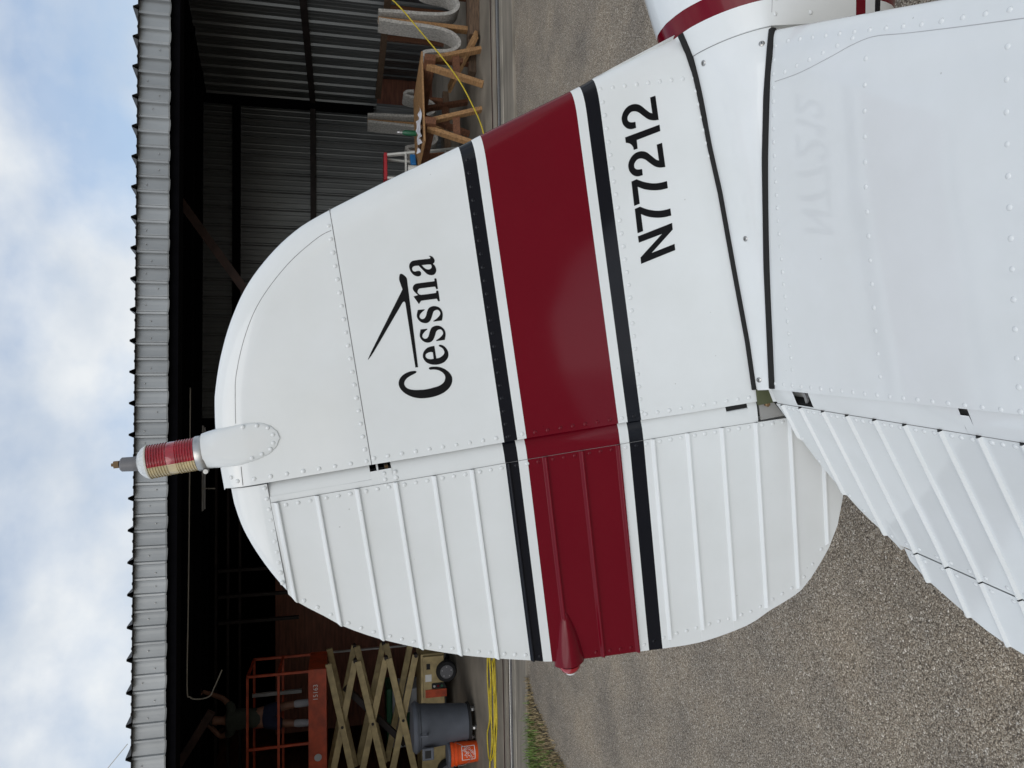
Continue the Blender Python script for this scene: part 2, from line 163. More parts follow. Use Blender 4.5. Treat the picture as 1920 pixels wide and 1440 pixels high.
  (0.1704,0.7277),(0.1684,0.7299),(0.1662,0.7318),(0.1639,0.733),(0.1618,0.7335),(0.1597,0.7335),(0.1577,0.7329),(0.1556,0.7319),(0.1536,0.7304),(0.1518,0.7284),(0.1503,0.726),
  (0.149,0.7232),(0.1479,0.72),(0.1469,0.7163),(0.1462,0.7122),(0.1456,0.7079),(0.1451,0.7036),(0.1447,0.6991),(0.1446,0.6945),(0.1447,0.6895),(0.1451,0.6843),(0.1456,0.6795),
  (0.1461,0.6752),(0.1467,0.6713),(0.1477,0.6677),(0.149,0.6644),(0.1506,0.6614),(0.1525,0.6589),(0.1549,0.6571),(0.1575,0.6559),(0.16,0.6551),(0.162,0.6547),(0.1638,0.6547),
  (0.1657,0.6552),(0.1678,0.6561),(0.17,0.6576),(0.1721,0.6593),(0.174,0.6615),(0.1758,0.6639),(0.1772,0.6666),(0.1783,0.6695),(0.1792,0.6726),(0.1797,0.6753),(0.18,0.6776),
  (0.18,0.6794),(0.1803,0.6809),(0.181,0.682),(0.1818,0.6828),(0.1827,0.6831),(0.1835,0.683),(0.1843,0.6824),(0.1849,0.6814),(0.1852,0.6796),(0.1852,0.6772),(0.185,0.6745),
  (0.1846,0.6714),(0.1841,0.6679),(0.1832,0.6645),(0.1819,0.6612),(0.1802,0.658),(0.1783,0.6549),(0.176,0.652),(0.1734,0.6492),(0.1707,0.6469),(0.168,0.6451),(0.1652,0.6436),
  (0.1626,0.6426),(0.1602,0.642),(0.158,0.6418),(0.1556,0.642),(0.1528,0.6425),(0.1498,0.6434),(0.1468,0.6448),(0.144,0.6467),(0.1413,0.6491),(0.1388,0.6518),(0.1366,0.6549),
  (0.1346,0.6584),(0.1329,0.6619),(0.1316,0.6655),(0.1305,0.6691),(0.1296,0.6728),(0.1289,0.6766),(0.1284,0.6805),(0.1281,0.6845),(0.1279,0.6887),(0.1279,0.6929),(0.1281,0.697),
  (0.1284,0.7008),(0.1288,0.7045),(0.1295,0.7082),(0.1305,0.7121),(0.1318,0.7161),(0.1334,0.72),(0.1355,0.724),(0.1379,0.7279),(0.1404,0.7313),(0.143,0.7343),(0.1457,0.7369),
  (0.1485,0.739),(0.1513,0.7409),(0.1543,0.7423),(0.1571,0.7433),(0.1598,0.7438),(0.1624,0.7439),(0.1651,0.7435),(0.1677,0.7427),(0.1704,0.7414),(0.1729,0.7397),(0.1752,0.7375),
  (0.1773,0.7349),(0.179,0.732),(0.1805,0.7286),(0.1816,0.725),(0.1825,0.7213),(0.1829,0.7177),(0.1829,0.7141),(0.1828,0.7112),(0.1824,0.7094),
  (0.1817,0.7082)]],'bar':[[(0.3637,0.7105),(0.365,0.7097),(0.3657,0.7088),(0.3659,0.7077),(0.3656,0.7063),(0.3648,0.7047),(0.3637,0.7032),(0.3622,0.7017),(0.3604,0.7002),
  (0.3587,0.6991),(0.3574,0.6985),(0.3563,0.6981),(0.3551,0.6978),(0.1885,0.7029),(0.1886,0.708),(0.3112,0.7078),(0.3121,0.7082),(0.313,0.7085),(0.3137,0.709),(0.3139,0.7096),
  (0.3139,0.7103),(0.3137,0.7111),(0.3132,0.7118),(0.3126,0.7126),(0.3119,0.7134),(0.2817,0.7376),(0.2517,0.7617),(0.2294,0.7798),(0.2237,0.7848),(0.22,0.7886),(0.2163,0.7923),
  (0.2174,0.7924),(0.2222,0.7894),(0.227,0.7864),(0.2339,0.7818),(0.2617,0.7622),(0.2992,0.7357),(0.3368,0.7091),(0.3406,0.7098),(0.3443,0.7106),(0.3478,0.7112),(0.3508,0.7118),
  (0.3536,0.7122),(0.3563,0.7123),(0.359,0.7119),(0.3616,0.7113)]]}
O=(-0.04406,1.39931,0.88829)

# ------------------------------------------------------------------ materials
MATS = {}
def bsdf(name, col, rough=0.5, metal=0.0, coat=0.0, spec=0.5):
    m = bpy.data.materials.new(name); m.use_nodes = True
    b = m.node_tree.nodes['Principled BSDF']
    b.inputs['Base Color'].default_value = (*col, 1); b.inputs['Roughness'].default_value = rough
    b.inputs['Metallic'].default_value = metal; b.inputs['Coat Weight'].default_value = coat
    b.inputs['Coat Roughness'].default_value = 0.06; b.inputs['Specular IOR Level'].default_value = spec
    MATS[name] = m
    return m, m.node_tree, b
def noise_var(t, b, col, amt=0.12, scale=6.0, detail=5, stretch=(1, 1, 1), bump=0.0, bscale=40, dark=None, coords='Object'):
    """multiply the base colour by a soft noise (grain, wear) and add fine relief"""
    tc = N(t, 'ShaderNodeTexCoord'); mp = N(t, 'ShaderNodeMapping'); mp.inputs['Scale'].default_value = stretch
    t.links.new(tc.outputs[coords], mp.inputs['Vector'])
    no = N(t, 'ShaderNodeTexNoise'); no.inputs['Scale'].default_value = scale; no.inputs['Detail'].default_value = detail
    t.links.new(mp.outputs[0], no.inputs['Vector'])
    rp = N(t, 'ShaderNodeValToRGB'); e = rp.color_ramp.elements
    lo = dark if dark else tuple(c*(1-amt) for c in col); hi = tuple(min(1, c*(1+amt)) for c in col)
    e[0].position = 0.32; e[0].color = (*lo, 1); e[1].position = 0.68; e[1].color = (*hi, 1)
    t.links.new(no.outputs['Fac'], rp.inputs['Fac'])
    t.links.new(rp.outputs['Color'], b.inputs['Base Color'])
    if bump > 0:
        n2 = N(t, 'ShaderNodeTexNoise'); n2.inputs['Scale'].default_value = bscale; n2.inputs['Detail'].default_value = 4
        t.links.new(mp.outputs[0], n2.inputs['Vector'])
        bp = N(t, 'ShaderNodeBump'); bp.inputs['Strength'].default_value = bump; bp.inputs['Distance'].default_value = 0.01
        t.links.new(n2.outputs['Fac'], bp.inputs['Height']); t.links.new(bp.outputs['Normal'], b.inputs['Normal'])
    return rp
def simple(name, col, rough=0.5, metal=0.0, coat=0.0, amt=0.12, scale=6.0, stretch=(1, 1, 1), bump=0.0, bscale=40, dark=None):
    m, t, b = bsdf(name, col, rough, metal, coat)
    noise_var(t, b, col, amt, scale, 5, stretch, bump, bscale, dark)
    return m
def paint(name, col, stops=None, rough=0.10, zmap=(0.2, 0.6), coat=0.0):
    """gloss aircraft enamel on thin sheet: faint dirt, soft dents; stops = painted bands by height"""
    m, t, b = bsdf(name, col, rough, 0.0, coat, 0.26)
    tc = N(t, 'ShaderNodeTexCoord')
    if stops:
        sx = N(t, 'ShaderNodeSeparateXYZ'); t.links.new(tc.outputs['Object'], sx.inputs[0])
        mr = N(t, 'ShaderNodeMapRange'); mr.inputs['From Min'].default_value = zmap[0]; mr.inputs['From Max'].default_value = zmap[1]
        t.links.new(sx.outputs['Z'], mr.inputs['Value'])
        rp = N(t, 'ShaderNodeValToRGB'); cr = rp.color_ramp; cr.interpolation = 'CONSTANT'
        cr.elements[0].position = 0; cr.elements[0].color = (*col, 1)
        cr.elements[1].position = 1.0; cr.elements[1].color = (*col, 1)
        for z, c in stops:
            e = cr.elements.new((z-zmap[0])/(zmap[1]-zmap[0])); e.color = (*c, 1)
        t.links.new(mr.outputs[0], rp.inputs['Fac']); base = rp.outputs['Color']
    else:
        rg = N(t, 'ShaderNodeRGB'); rg.outputs[0].default_value = (*col, 1); base = rg.outputs[0]
    no = N(t, 'ShaderNodeTexNoise'); no.inputs['Scale'].default_value = 5; no.inputs['Detail'].default_value = 6; no.inputs['Roughness'].default_value = 0.6
    t.links.new(tc.outputs['Object'], no.inputs['Vector'])
    r2 = N(t, 'ShaderNodeValToRGB'); r2.color_ramp.elements[0].position = 0.3; r2.color_ramp.elements[0].color = (0.94, 0.94, 0.93, 1); r2.color_ramp.elements[1].position = 0.65
    t.links.new(no.outputs['Fac'], r2.inputs['Fac'])
    # specks of dirt and chips
    vo = N(t, 'ShaderNodeTexVoronoi'); vo.inputs['Scale'].default_value = 17
    t.links.new(tc.outputs['Object'], vo.inputs['Vector'])
    r3 = N(t, 'ShaderNodeValToRGB'); r3.color_ramp.elements[0].position = 0.018; r3.color_ramp.elements[0].color = (0.45, 0.44, 0.42, 1); r3.color_ramp.elements[1].position = 0.03
    t.links.new(vo.outputs['Distance'], r3.inputs['Fac'])
    m1 = N(t, 'ShaderNodeMix', data_type='RGBA', blend_type='MULTIPLY'); m1.inputs['Factor'].default_value = 1
    m2 = N(t, 'ShaderNodeMix', data_type='RGBA', blend_type='MULTIPLY'); m2.inputs['Factor'].default_value = 0.5
    t.links.new(base, m1.inputs[6]); t.links.new(r2.outputs[0], m1.inputs[7]); t.links.new(m1.outputs[2], m2.inputs[6]); t.links.new(r3.outputs[0], m2.inputs[7])
    t.links.new(m2.outputs[2], b.inputs['Base Color'])
    n3 = N(t, 'ShaderNodeTexNoise'); n3.inputs['Scale'].default_value = 4.5; n3.inputs['Detail'].default_value = 1
    t.links.new(tc.outputs['Object'], n3.inputs['Vector'])
    n4 = N(t, 'ShaderNodeTexNoise'); n4.inputs['Scale'].default_value = 420; n4.inputs['Detail'].default_value = 1
    t.links.new(tc.outputs['Object'], n4.inputs['Vector'])
    bp = N(t, 'ShaderNodeBump'); bp.inputs['Strength'].default_value = 0.22; bp.inputs['Distance'].default_value = 0.012
    bq = N(t, 'ShaderNodeBump'); bq.inputs['Strength'].default_value = 0.03; bq.inputs['Distance'].default_value = 0.0006
    t.links.new(n3.outputs['Fac'], bp.inputs['Height']); t.links.new(n4.outputs['Fac'], bq.inputs['Height']); t.links.new(bp.outputs[0], bq.inputs['Normal']); t.links.new(bq.outputs[0], b.inputs['Normal'])
    t.links.new(bp.outputs[0], b.inputs['Coat Normal'])
    return m
WHITE, BLACK, RED = (0.755, 0.785, 0.79), (0.007, 0.008, 0.012), (0.14, 0.003, 0.011)
def bands(z): # boundaries top to bottom
    t1, t2, t3, t4, t5, t6 = z
    return [(t6, BLACK), (t5, WHITE), (t4, RED), (t3, WHITE), (t2, BLACK), (t1, WHITE)]
ZR = [sum(p)/2 for p in STRIPE_RUD]
paint('fin_paint', WHITE, bands(STRIPE_FIN)); paint('rudder_paint', WHITE, bands(ZR))
pw = paint('white_paint', WHITE, rough=0.07); pw.node_tree.nodes['Principled BSDF'].inputs['Specular IOR Level'].default_value = 0.5; paint('red_paint', RED); paint('black_paint', BLACK)
def fuselage_paint():
    """white with a red band sweeping over the crown and red/black lines low on the side"""
    m = paint('fuselage_paint', WHITE); t = m.node_tree; b = t.nodes['Principled BSDF']
    src = b.inputs['Base Color'].links[0].from_socket
    tc = N(t, 'ShaderNodeTexCoord'); sx = N(t, 'ShaderNodeSeparateXYZ'); t.links.new(tc.outputs['Object'], sx.inputs[0])
    def mth(op, a, bb):
        n = N(t, 'ShaderNodeMath', operation=op)
        for i, q in enumerate((a, bb)):
            if isinstance(q, (int, float)): n.inputs[i].default_value = q
            else: t.links.new(q, n.inputs[i])
        return n.outputs[0]
    cur = src
    def band(expr, lo, hi, col):
        nonlocal cur
        f = mth('MULTIPLY', mth('GREATER_THAN', expr, lo), mth('LESS_THAN', expr, hi))
        mx = N(t, 'ShaderNodeMix', data_type='RGBA'); t.links.new(f, mx.inputs['Factor']); t.links.new(cur, mx.inputs[6]); mx.inputs[7].default_value = (*col, 1); cur = mx.outputs[2]
    X, Z = sx.outputs['X'], sx.outputs['Z']
    sweep = mth('ADD', X, mth('MULTIPLY', Z, SWEEP_K))
    band(sweep, SWEEP0, SWEEP1, RED)
    low = mth('ADD', Z, mth('MULTIPLY', X, LOW_K))
    band(low, LOW0, LOW0+.026, RED); band(low, LOW0-.046, LOW0-.028, BLACK)
    t.links.new(cur, b.inputs['Base Color'])
SWEEP_K, SWEEP0, SWEEP1, LOW_K, LOW0 = 0.0, 0.7685, 0.803, 0.0, -0.252
fuselage_paint()
MATS_SPEC = simple('decal_black', (0.003, 0.003, 0.004), 0.5); MATS_SPEC.node_tree.nodes['Principled BSDF'].inputs['Specular IOR Level'].default_value = 0.18
simple('rubber', (0.008, 0.008, 0.008), 0.85, bump=0.2, bscale=300)
simple('dark_void', (0.012, 0.012, 0.012), 0.8)
simple('steel', (0.42, 0.42, 0.41), 0.32, 0.9, scale=60)
simple('bronze', (0.22, 0.14, 0.07), 0.45, 0.6, scale=90)
simple('olive_primer', (0.07, 0.078, 0.035), 0.6)
simple('seam_grey', (0.22, 0.22, 0.22), 0.6); simple('horn_grey', (0.30, 0.30, 0.29), 0.5); simple('seam_light', (0.42, 0.43, 0.44), 0.6)
simple('red_lens', (0.30, 0.005, 0.014), 0.16, 0, 0.7, amt=0.2, scale=40)
simple('clear_lens', (0.50, 0.41, 0.23), 0.18, 0, 0.7, amt=0.2, scale=50)
simple('cream_plastic', (0.60, 0.59, 0.52), 0.4)
simple('grey_plastic', (0.17, 0.17, 0.18), 0.45)
simple('bulb_glass', (0.65, 0.68, 0.68), 0.1, 0, 0.6)
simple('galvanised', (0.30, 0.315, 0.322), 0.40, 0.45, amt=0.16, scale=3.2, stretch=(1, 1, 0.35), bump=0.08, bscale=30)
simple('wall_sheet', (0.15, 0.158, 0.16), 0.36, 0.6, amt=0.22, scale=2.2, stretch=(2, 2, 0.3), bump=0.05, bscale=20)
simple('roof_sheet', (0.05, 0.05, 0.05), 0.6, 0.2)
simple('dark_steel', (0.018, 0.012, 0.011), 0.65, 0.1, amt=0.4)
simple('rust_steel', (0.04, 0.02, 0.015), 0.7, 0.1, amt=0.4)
bl = simple('shade_black', (0.003, 0.003, 0.004), 0.95); bl.node_tree.nodes['Principled BSDF'].inputs['Specular IOR Level'].default_value = 0.05  # shade of the hangar interior put into a near-black colour
simple('ply_dark', (0.14, 0.05, 0.028), 0.7, amt=0.35, scale=3, stretch=(1, 1, 8))
simple('lumber', (0.33, 0.185, 0.08), 0.72, amt=0.3, scale=5, stretch=(12, 2, 12), bump=0.15)
simple('lumber_red', (0.15, 0.062, 0.03), 0.72, amt=0.35, scale=5, stretch=(12, 2, 12), bump=0.15)
simple('lumber_dark', (0.105, 0.066, 0.04), 0.78, amt=0.4, scale=5, stretch=(2, 12, 12), bump=0.15)
simple('carpet', (0.40, 0.39, 0.365), 0.95, amt=0.3, scale=40, bump=0.6, bscale=160)
simple('orange_paint', (0.42, 0.055, 0.014), 0.5, amt=0.3, scale=7)
simple('beige_paint', (0.40, 0.31, 0.15), 0.5, amt=0.22, scale=9)
simple('bin_plastic', (0.085, 0.095, 0.115), 0.55, amt=0.12, bump=0.05, bscale=120)
simple('bucket_orange', (0.72, 0.085, 0.012), 0.42, amt=0.08)
simple('print_white', (0.72, 0.72, 0.70), 0.6)
simple('tyre', (0.012, 0.012, 0.013), 0.75)
simple('cord_yellow', (0.52, 0.40, 0.02), 0.5, amt=0.15, scale=30)
simple('ladder_white', (0.62, 0.62, 0.58), 0.45)
simple('ladder_red', (0.45, 0.02, 0.03), 0.45)
simple('alu', (0.55, 0.55, 0.55), 0.4, 0.7)
simple('tube_white', (0.5, 0.5, 0.5), 0.4)
simple('cable', (0.45, 0.43, 0.38), 0.6)
simple('shirt_cloth', (0.05, 0.062, 0.05), 0.9, bump=0.3)
simple('shorts_cloth', (0.012, 0.017, 0.045), 0.9, bump=0.3)
simple('sock_cloth', (0.40, 0.40, 0.44), 0.9)
simple('skin', (0.24, 0.12, 0.08), 0.55)
simple('hair', (0.02, 0.014, 0.01), 0.7)
simple('blue_plastic', (0.02, 0.16, 0.42), 0.4)
simple('green_plastic', (0.01, 0.10, 0.045), 0.4)
simple('yellow_plastic', (0.55, 0.30, 0.02), 0.4)
simple('white_cloth', (0.68, 0.69, 0.74), 0.9)
simple('tote_white', (0.42, 0.43, 0.44), 0.5)
simple('grass_blade', (0.12, 0.19, 0.035), 0.7, amt=0.5, scale=30)
simple('dry_blade', (0.30, 0.23, 0.12), 0.8, amt=0.4, scale=30)
simple('soil', (0.06, 0.048, 0.03), 0.95, amt=0.4, scale=12, bump=0.6, bscale=60)

def concrete(name, col, amt=0.22, stretch=(1, 1, 1)):
    m, t, b = bsdf(name, col, 0.9); rp = noise_var(t, b, col, amt, 2.2, 8, stretch, 0.25, 70)
    return m
concrete('floor_concrete', (0.21, 0.185, 0.148), 0.25); concrete('apron_concrete', (0.225, 0.20, 0.162), 0.3, (0.6, 3, 1))
concrete('lip_concrete', (0.27, 0.245, 0.20), 0.3)

def gravel():
    m, t, b = bsdf('gravel', (0.15, 0.13, 0.11), 0.9)
    tc = N(t, 'ShaderNodeTexCoord')
    wp = N(t, 'ShaderNodeTexNoise'); wp.inputs['Scale'].default_value = 60; t.links.new(tc.outputs['Object'], wp.inputs['Vector'])
    mx = N(t, 'ShaderNodeMix', data_type='RGBA', blend_type='LINEAR_LIGHT'); mx.inputs['Factor'].default_value = 0.008
    t.links.new(tc.outputs['Object'], mx.inputs[6]); t.links.new(wp.outputs['Color'], mx.inputs[7])
    def vor(s):
        v = N(t, 'ShaderNodeTexVoronoi'); v.inputs['Scale'].default_value = s; v.inputs['Randomness'].default_value = 1
        t.links.new(mx.outputs[2], v.inputs['Vector']); return v
    a, c = vor(180), vor(350)
    def ramp(src, stops, interp='LINEAR'):
        r = N(t, 'ShaderNodeValToRGB'); r.color_ramp.interpolation = interp
        el = r.color_ramp.elements
        el[0].position, el[0].color = stops[0][0], (*stops[0][1], 1); el[1].position, el[1].color = stops[-1][0], (*stops[-1][1], 1)
        for p, q in stops[1:-1]: e = el.new(p); e.color = (*q, 1)
        t.links.new(src, r.inputs['Fac']); return r
    sep = N(t, 'ShaderNodeSeparateColor'); t.links.new(a.outputs['Color'], sep.inputs[0])
    sep2 = N(t, 'ShaderNodeSeparateColor'); t.links.new(c.outputs['Color'], sep2.inputs[0])
    stops = [(0.0, (0.11, 0.094, 0.078)), (0.25, (0.20, 0.172, 0.138)), (0.5, (0.30, 0.262, 0.213)), (0.72, (0.38, 0.345, 0.29)), (0.9, (0.48, 0.45, 0.395)), (1.0, (0.66, 0.64, 0.60))]
    r1 = ramp(sep.outputs[0], stops); r2 = ramp(sep2.outputs[0], stops)
    m1 = N(t, 'ShaderNodeMix', data_type='RGBA'); t.links.new(r1.outputs[0], m1.inputs[6]); t.links.new(r2.outputs[0], m1.inputs[7])
    gate = ramp(sep.outputs[1], [(0.42, (0, 0, 0)), (0.5, (1, 1, 1))]); t.links.new(gate.outputs[0], m1.inputs['Factor'])
    # tar between the stones, worn in patches
    d1 = ramp(a.outputs['Distance'], [(0.35, (1, 1, 1)), (0.75, (0.42, 0.40, 0.38))])
    m2 = N(t, 'ShaderNodeMix', data_type='RGBA', blend_type='MULTIPLY'); m2.inputs['Factor'].default_value = 0.9
    t.links.new(m1.outputs[2], m2.inputs[6]); t.links.new(d1.outputs[0], m2.inputs[7])
    big = N(t, 'ShaderNodeTexNoise'); big.inputs['Scale'].default_value = 1.6; big.inputs['Detail'].default_value = 6; big.inputs['Roughness'].default_value = 0.62
    t.links.new(tc.outputs['Object'], big.inputs['Vector'])
    rb = ramp(big.outputs['Fac'], [(0.33, (1.0, 0.97, 0.94)), (0.5, (1.33, 1.27, 1.19)), (0.68, (1.62, 1.50, 1.34))])
    m3 = N(t, 'ShaderNodeMix', data_type='RGBA', blend_type='MULTIPLY'); m3.inputs['Factor'].default_value = 1
    t.links.new(m2.outputs[2], m3.inputs[6]); t.links.new(rb.outputs[0], m3.inputs[7]); t.links.new(m3.outputs[2], b.inputs['Base Color'])
    ad = N(t, 'ShaderNodeMath', operation='ADD'); ml = N(t, 'ShaderNodeMath', operation='MULTIPLY'); ml.inputs[1].default_value = 0.5
    t.links.new(c.outputs['Distance'], ml.inputs[0]); t.links.new(a.outputs['Distance'], ad.inputs[0]); t.links.new(ml.outputs[0], ad.inputs[1])
    bp = N(t, 'ShaderNodeBump', invert=True); bp.inputs['Strength'].default_value = 0.9; bp.inputs['Distance'].default_value = 0.006
    t.links.new(ad.outputs[0], bp.inputs['Height']); t.links.new(bp.outputs[0], b.inputs['Normal'])
gravel()

# ------------------------------------------------------------------ mesh helpers
class MB:
    def __init__(s): s.v = []; s.f = []
    def add(s, vs, fs):
        o = len(s.v); s.v += [tuple(p) for p in vs]; s.f += [tuple(i+o for i in f) for f in fs]; return s
    def box(s, x0, x1, y0, y1, z0, z1):
        return s.add([(x0,y0,z0),(x1,y0,z0),(x1,y1,z0),(x0,y1,z0),(x0,y0,z1),(x1,y0,z1),(x1,y1,z1),(x0,y1,z1)], [(0,3,2,1),(4,5,6,7),(0,1,5,4),(1,2,6,5),(2,3,7,6),(3,0,4,7)])
    def bar(s, a, b, w, h, up=(0, 0, 1)):
        a, b = Vector(a), Vector(b); d = (b-a).normalized(); u = Vector(up)
        x = d.cross(u)
        if x.length < 1e-4: x = d.cross(Vector((1, 0, 0)))
        x.normalize(); z = x.cross(d).normalized()
        vs = []
        for p in (a, b):
            for i, j in ((-1,-1),(1,-1),(1,1),(-1,1)): vs.append(p + x*(i*w/2) + z*(j*h/2))
        return s.add(vs, [(0,1,2,3),(7,6,5,4),(0,4,5,1),(1,5,6,2),(2,6,7,3),(3,7,4,0)])
    def tube(s, pts, r, n=8, cap=True):
        pts = [Vector(p) for p in pts]; o = len(s.v); k = len(pts); ref = None
        for i, p in enumerate(pts):
            d = (pts[min(i+1, k-1)]-pts[max(i-1, 0)]).normalized()
            if ref is None:
                ref = d.cross(Vector((0, 0, 1)))
                if ref.length < 1e-3: ref = d.cross(Vector((1, 0, 0)))
            ref = (ref - d*ref.dot(d)).normalized(); b = d.cross(ref)
            rr = r[i] if isinstance(r, (list, tuple)) else r
            for j in range(n):
                a = 2*math.pi*j/n; s.v.append(tuple(p + ref*(rr*math.cos(a)) + b*(rr*math.sin(a))))
        for i in range(k-1):
            for j in range(n):
                j2 = (j+1) % n; s.f.append((o+i*n+j, o+i*n+j2, o+(i+1)*n+j2, o+(i+1)*n+j))
        if cap: s.f.append(tuple(o+j for j in reversed(range(n)))); s.f.append(tuple(o+(k-1)*n+j for j in range(n)))
        return s
    def lathe(s, prof, n=24, c=(0, 0), axis='Z', base=(0, 0, 0)):
        o = len(s.v)
        for r, z in prof:
            for j in range(n):
                a = 2*math.pi*j/n; x, y = r*math.cos(a), r*math.sin(a)
                if axis == 'Z': p = (x, y, z)
                elif axis == 'Y': p = (x, z, y)
                else: p = (z, x, y)
                s.v.append((p[0]+base[0], p[1]+base[1], p[2]+base[2]))
        for i in range(len(prof)-1):
            for j in range(n):
                j2 = (j+1) % n; s.f.append((o+i*n+j, o+i*n+j2, o+(i+1)*n+j2, o+(i+1)*n+j))
        s.f.append(tuple(o+j for j in reversed(range(n)))); q = o+(len(prof)-1)*n; s.f.append(tuple(q+j for j in range(n)))
        return s
    def grid(s, rows, flip=False):
        o = len(s.v); n = len(rows[0])
        for r in rows: s.v += [tuple(p) for p in r]
        for i in range(len(rows)-1):
            for j in range(n-1):
                q = (o+i*n+j, o+i*n+j+1, o+(i+1)*n+j+1, o+(i+1)*n+j)
                s.f.append(q[::-1] if flip else q)
        return s
    def mesh(s, name, mat, smooth=False):
        me = bpy.data.meshes.new(name); me.from_pydata(s.v, [], s.f)
        bm = bmesh.new(); bm.from_mesh(me)
        bmesh.ops.remove_doubles(bm, verts=bm.verts, dist=1e-5)
        bmesh.ops.recalc_face_normals(bm, faces=bm.faces); bm.to_mesh(me); bm.free()
        me.materials.append(MATS[mat])
        if smooth:
            me.polygons.foreach_set('use_smooth', [True]*len(me.polygons))
            if smooth is not True:
                try: me.set_sharp_from_angle(angle=R_(smooth))
                except Exception: pass
        return me
    def build(s, name, mat, parent=None, smooth=False, bevel=0.0, mw=None):
        return put(name, s.mesh(name, mat, smooth), parent, bevel, mw)
def put(name, me, parent=None, bevel=0.0, mw=None):
    o = bpy.data.objects.new(name, me); COL.objects.link(o)
    if parent: o.parent = parent
    if mw is not None: o.matrix_basis = mw
    if bevel:
        md = o.modifiers.new('bevel', 'BEVEL'); md.width = bevel; md.segments = 2; md.limit_method = 'ANGLE'; md.angle_limit = R_(40)
    return o
def tag(o, label=None, cat=None, group=None, kind=None):
    if label: o['label'] = label
    if cat: o['category'] = cat
    if group: o['group'] = group
    if kind: o['kind'] = kind
    return o
def thing(name, label, cat, mw=None, group=None):
    o = bpy.data.objects.new(name, None); COL.objects.link(o); o.empty_display_size = 0.1
    if mw is not None: o.matrix_world = mw
    return tag(o, label, cat, group)
def bm_mesh(name, bm, mat, smooth=False):
    me = bpy.data.meshes.new(name); bm.to_mesh(me); bm.free(); me.materials.append(MATS[mat])
    if smooth: me.polygons.foreach_set('use_smooth', [True]*len(me.polygons))
    return me
def interp(x, xs, ys): return float(np.interp(x, xs, ys))
def along(pl, n):
    pl = [Vector(p) for p in pl]; s = [0]
    for a, b in zip(pl, pl[1:]): s.append(s[-1]+(b-a).length)
    out = []
    for t in np.linspace(0, s[-1], n):
        out.append(tuple(float(np.interp(t, s, [p[k] for p in pl])) for k in range(len(pl[0]))))
    return out
def smooth_pl(pl, n):
    """Catmull-Rom through the points"""
    P = [Vector(p) for p in pl]; o = []
    for i in range(len(P)-1):
        a, b, c, d = P[max(i-1, 0)], P[i], P[i+1], P[min(i+2, len(P)-1)]
        for k in range(n):
            t = k/n; o.append(0.5*((2*b)+(c-a)*t+(2*a-5*b+4*c-d)*t*t+(3*b-a-3*c+d)*t**3))
    o.append(P[-1]); return o

# ------------------------------------------------------------------ places: the hangar's own axes
HT = R_(3.36)
HM = Matrix.Translation((0, 7.22, 0)) @ Matrix.Rotation(HT, 4, 'Z')
def HP(x, y, z=0, rz=0): return HM @ Matrix.Translation((x, y, z)) @ Matrix.Rotation(rz, 4, 'Z')

# ------------------------------------------------------------------ ground
mb = MB(); mb.add([(-300,-300,-0.03),(300,-300,-0.03),(300,300,-0.03),(-300,300,-0.03)], [(0,1,2,3)])
tag(mb.build('ground', 'gravel'), kind='structure')
mb = MB().box(-9, 9, -0.09, 0.37, -0.12, 0.0)
tag(mb.build('apron', 'apron_concrete', mw=HM, bevel=0.012), kind='structure')
mb = MB().box(-9, 9, 1.02, 13, -0.12, 0.004)
tag(mb.build('hangar_floor', 'floor_concrete', mw=HM, bevel=0.01), kind='structure')

# ------------------------------------------------------------------ hangar
hangar = thing('hangar', 'open-fronted hangar of dull corrugated metal sheets with a dark interior', 'hangar', HM)
t = MB().box(-9, 9, 0.37, 0.50, -0.12, 0.006); t.build('threshold', 'lip_concrete', hangar, bevel=0.012)
for y0, y1, z1, mt in ((0.505, 0.60, -0.012, 'dark_steel'), (0.60, 0.66, 0.012, 'steel'), (0.66, 0.80, -0.018, 'dark_steel'), (0.80, 0.90, 0.010, 'apron_concrete'), (0.90, 0.94, 0.016, 'rust_steel'), (0.945, 1.02, -0.02, 'dark_steel')):
    MB().box(-9, 9, y0, y1, -0.12, z1).build('door_track', mt, hangar, bevel=0.004)
PITCH_R = 0.306
def sheet(name, w, prof, length, mat, parent, axis='Z', th=0.0):
    """corrugated sheet: profile [(x, d)] repeated over one panel, swept along the length"""
    mb = MB(); rows = []
    for q in (0.0, length*0.5, length):
        rows.append([(x, d, q) for x, d in prof])
    mb.grid(rows); return mb.mesh(name, mat)
def r_profile(x0, n, rib=0.03, minor=0.006, off=0.5):
    p = []
    for i in range(n):
        b = x0+i*PITCH_R
        p += [(b, 0), (b+0.030, 0), (b+0.040, -minor), (b+0.056, -minor), (b+0.066, 0), (b+0.123, 0), (b+0.144, -rib), (b+0.162, -rib), (b+0.183, 0), (b+0.240, 0), (b+0.250, -minor), (b+0.266, -minor), (b+0.276, 0)]
    p.append((x0+n*PITCH_R, 0)); return p
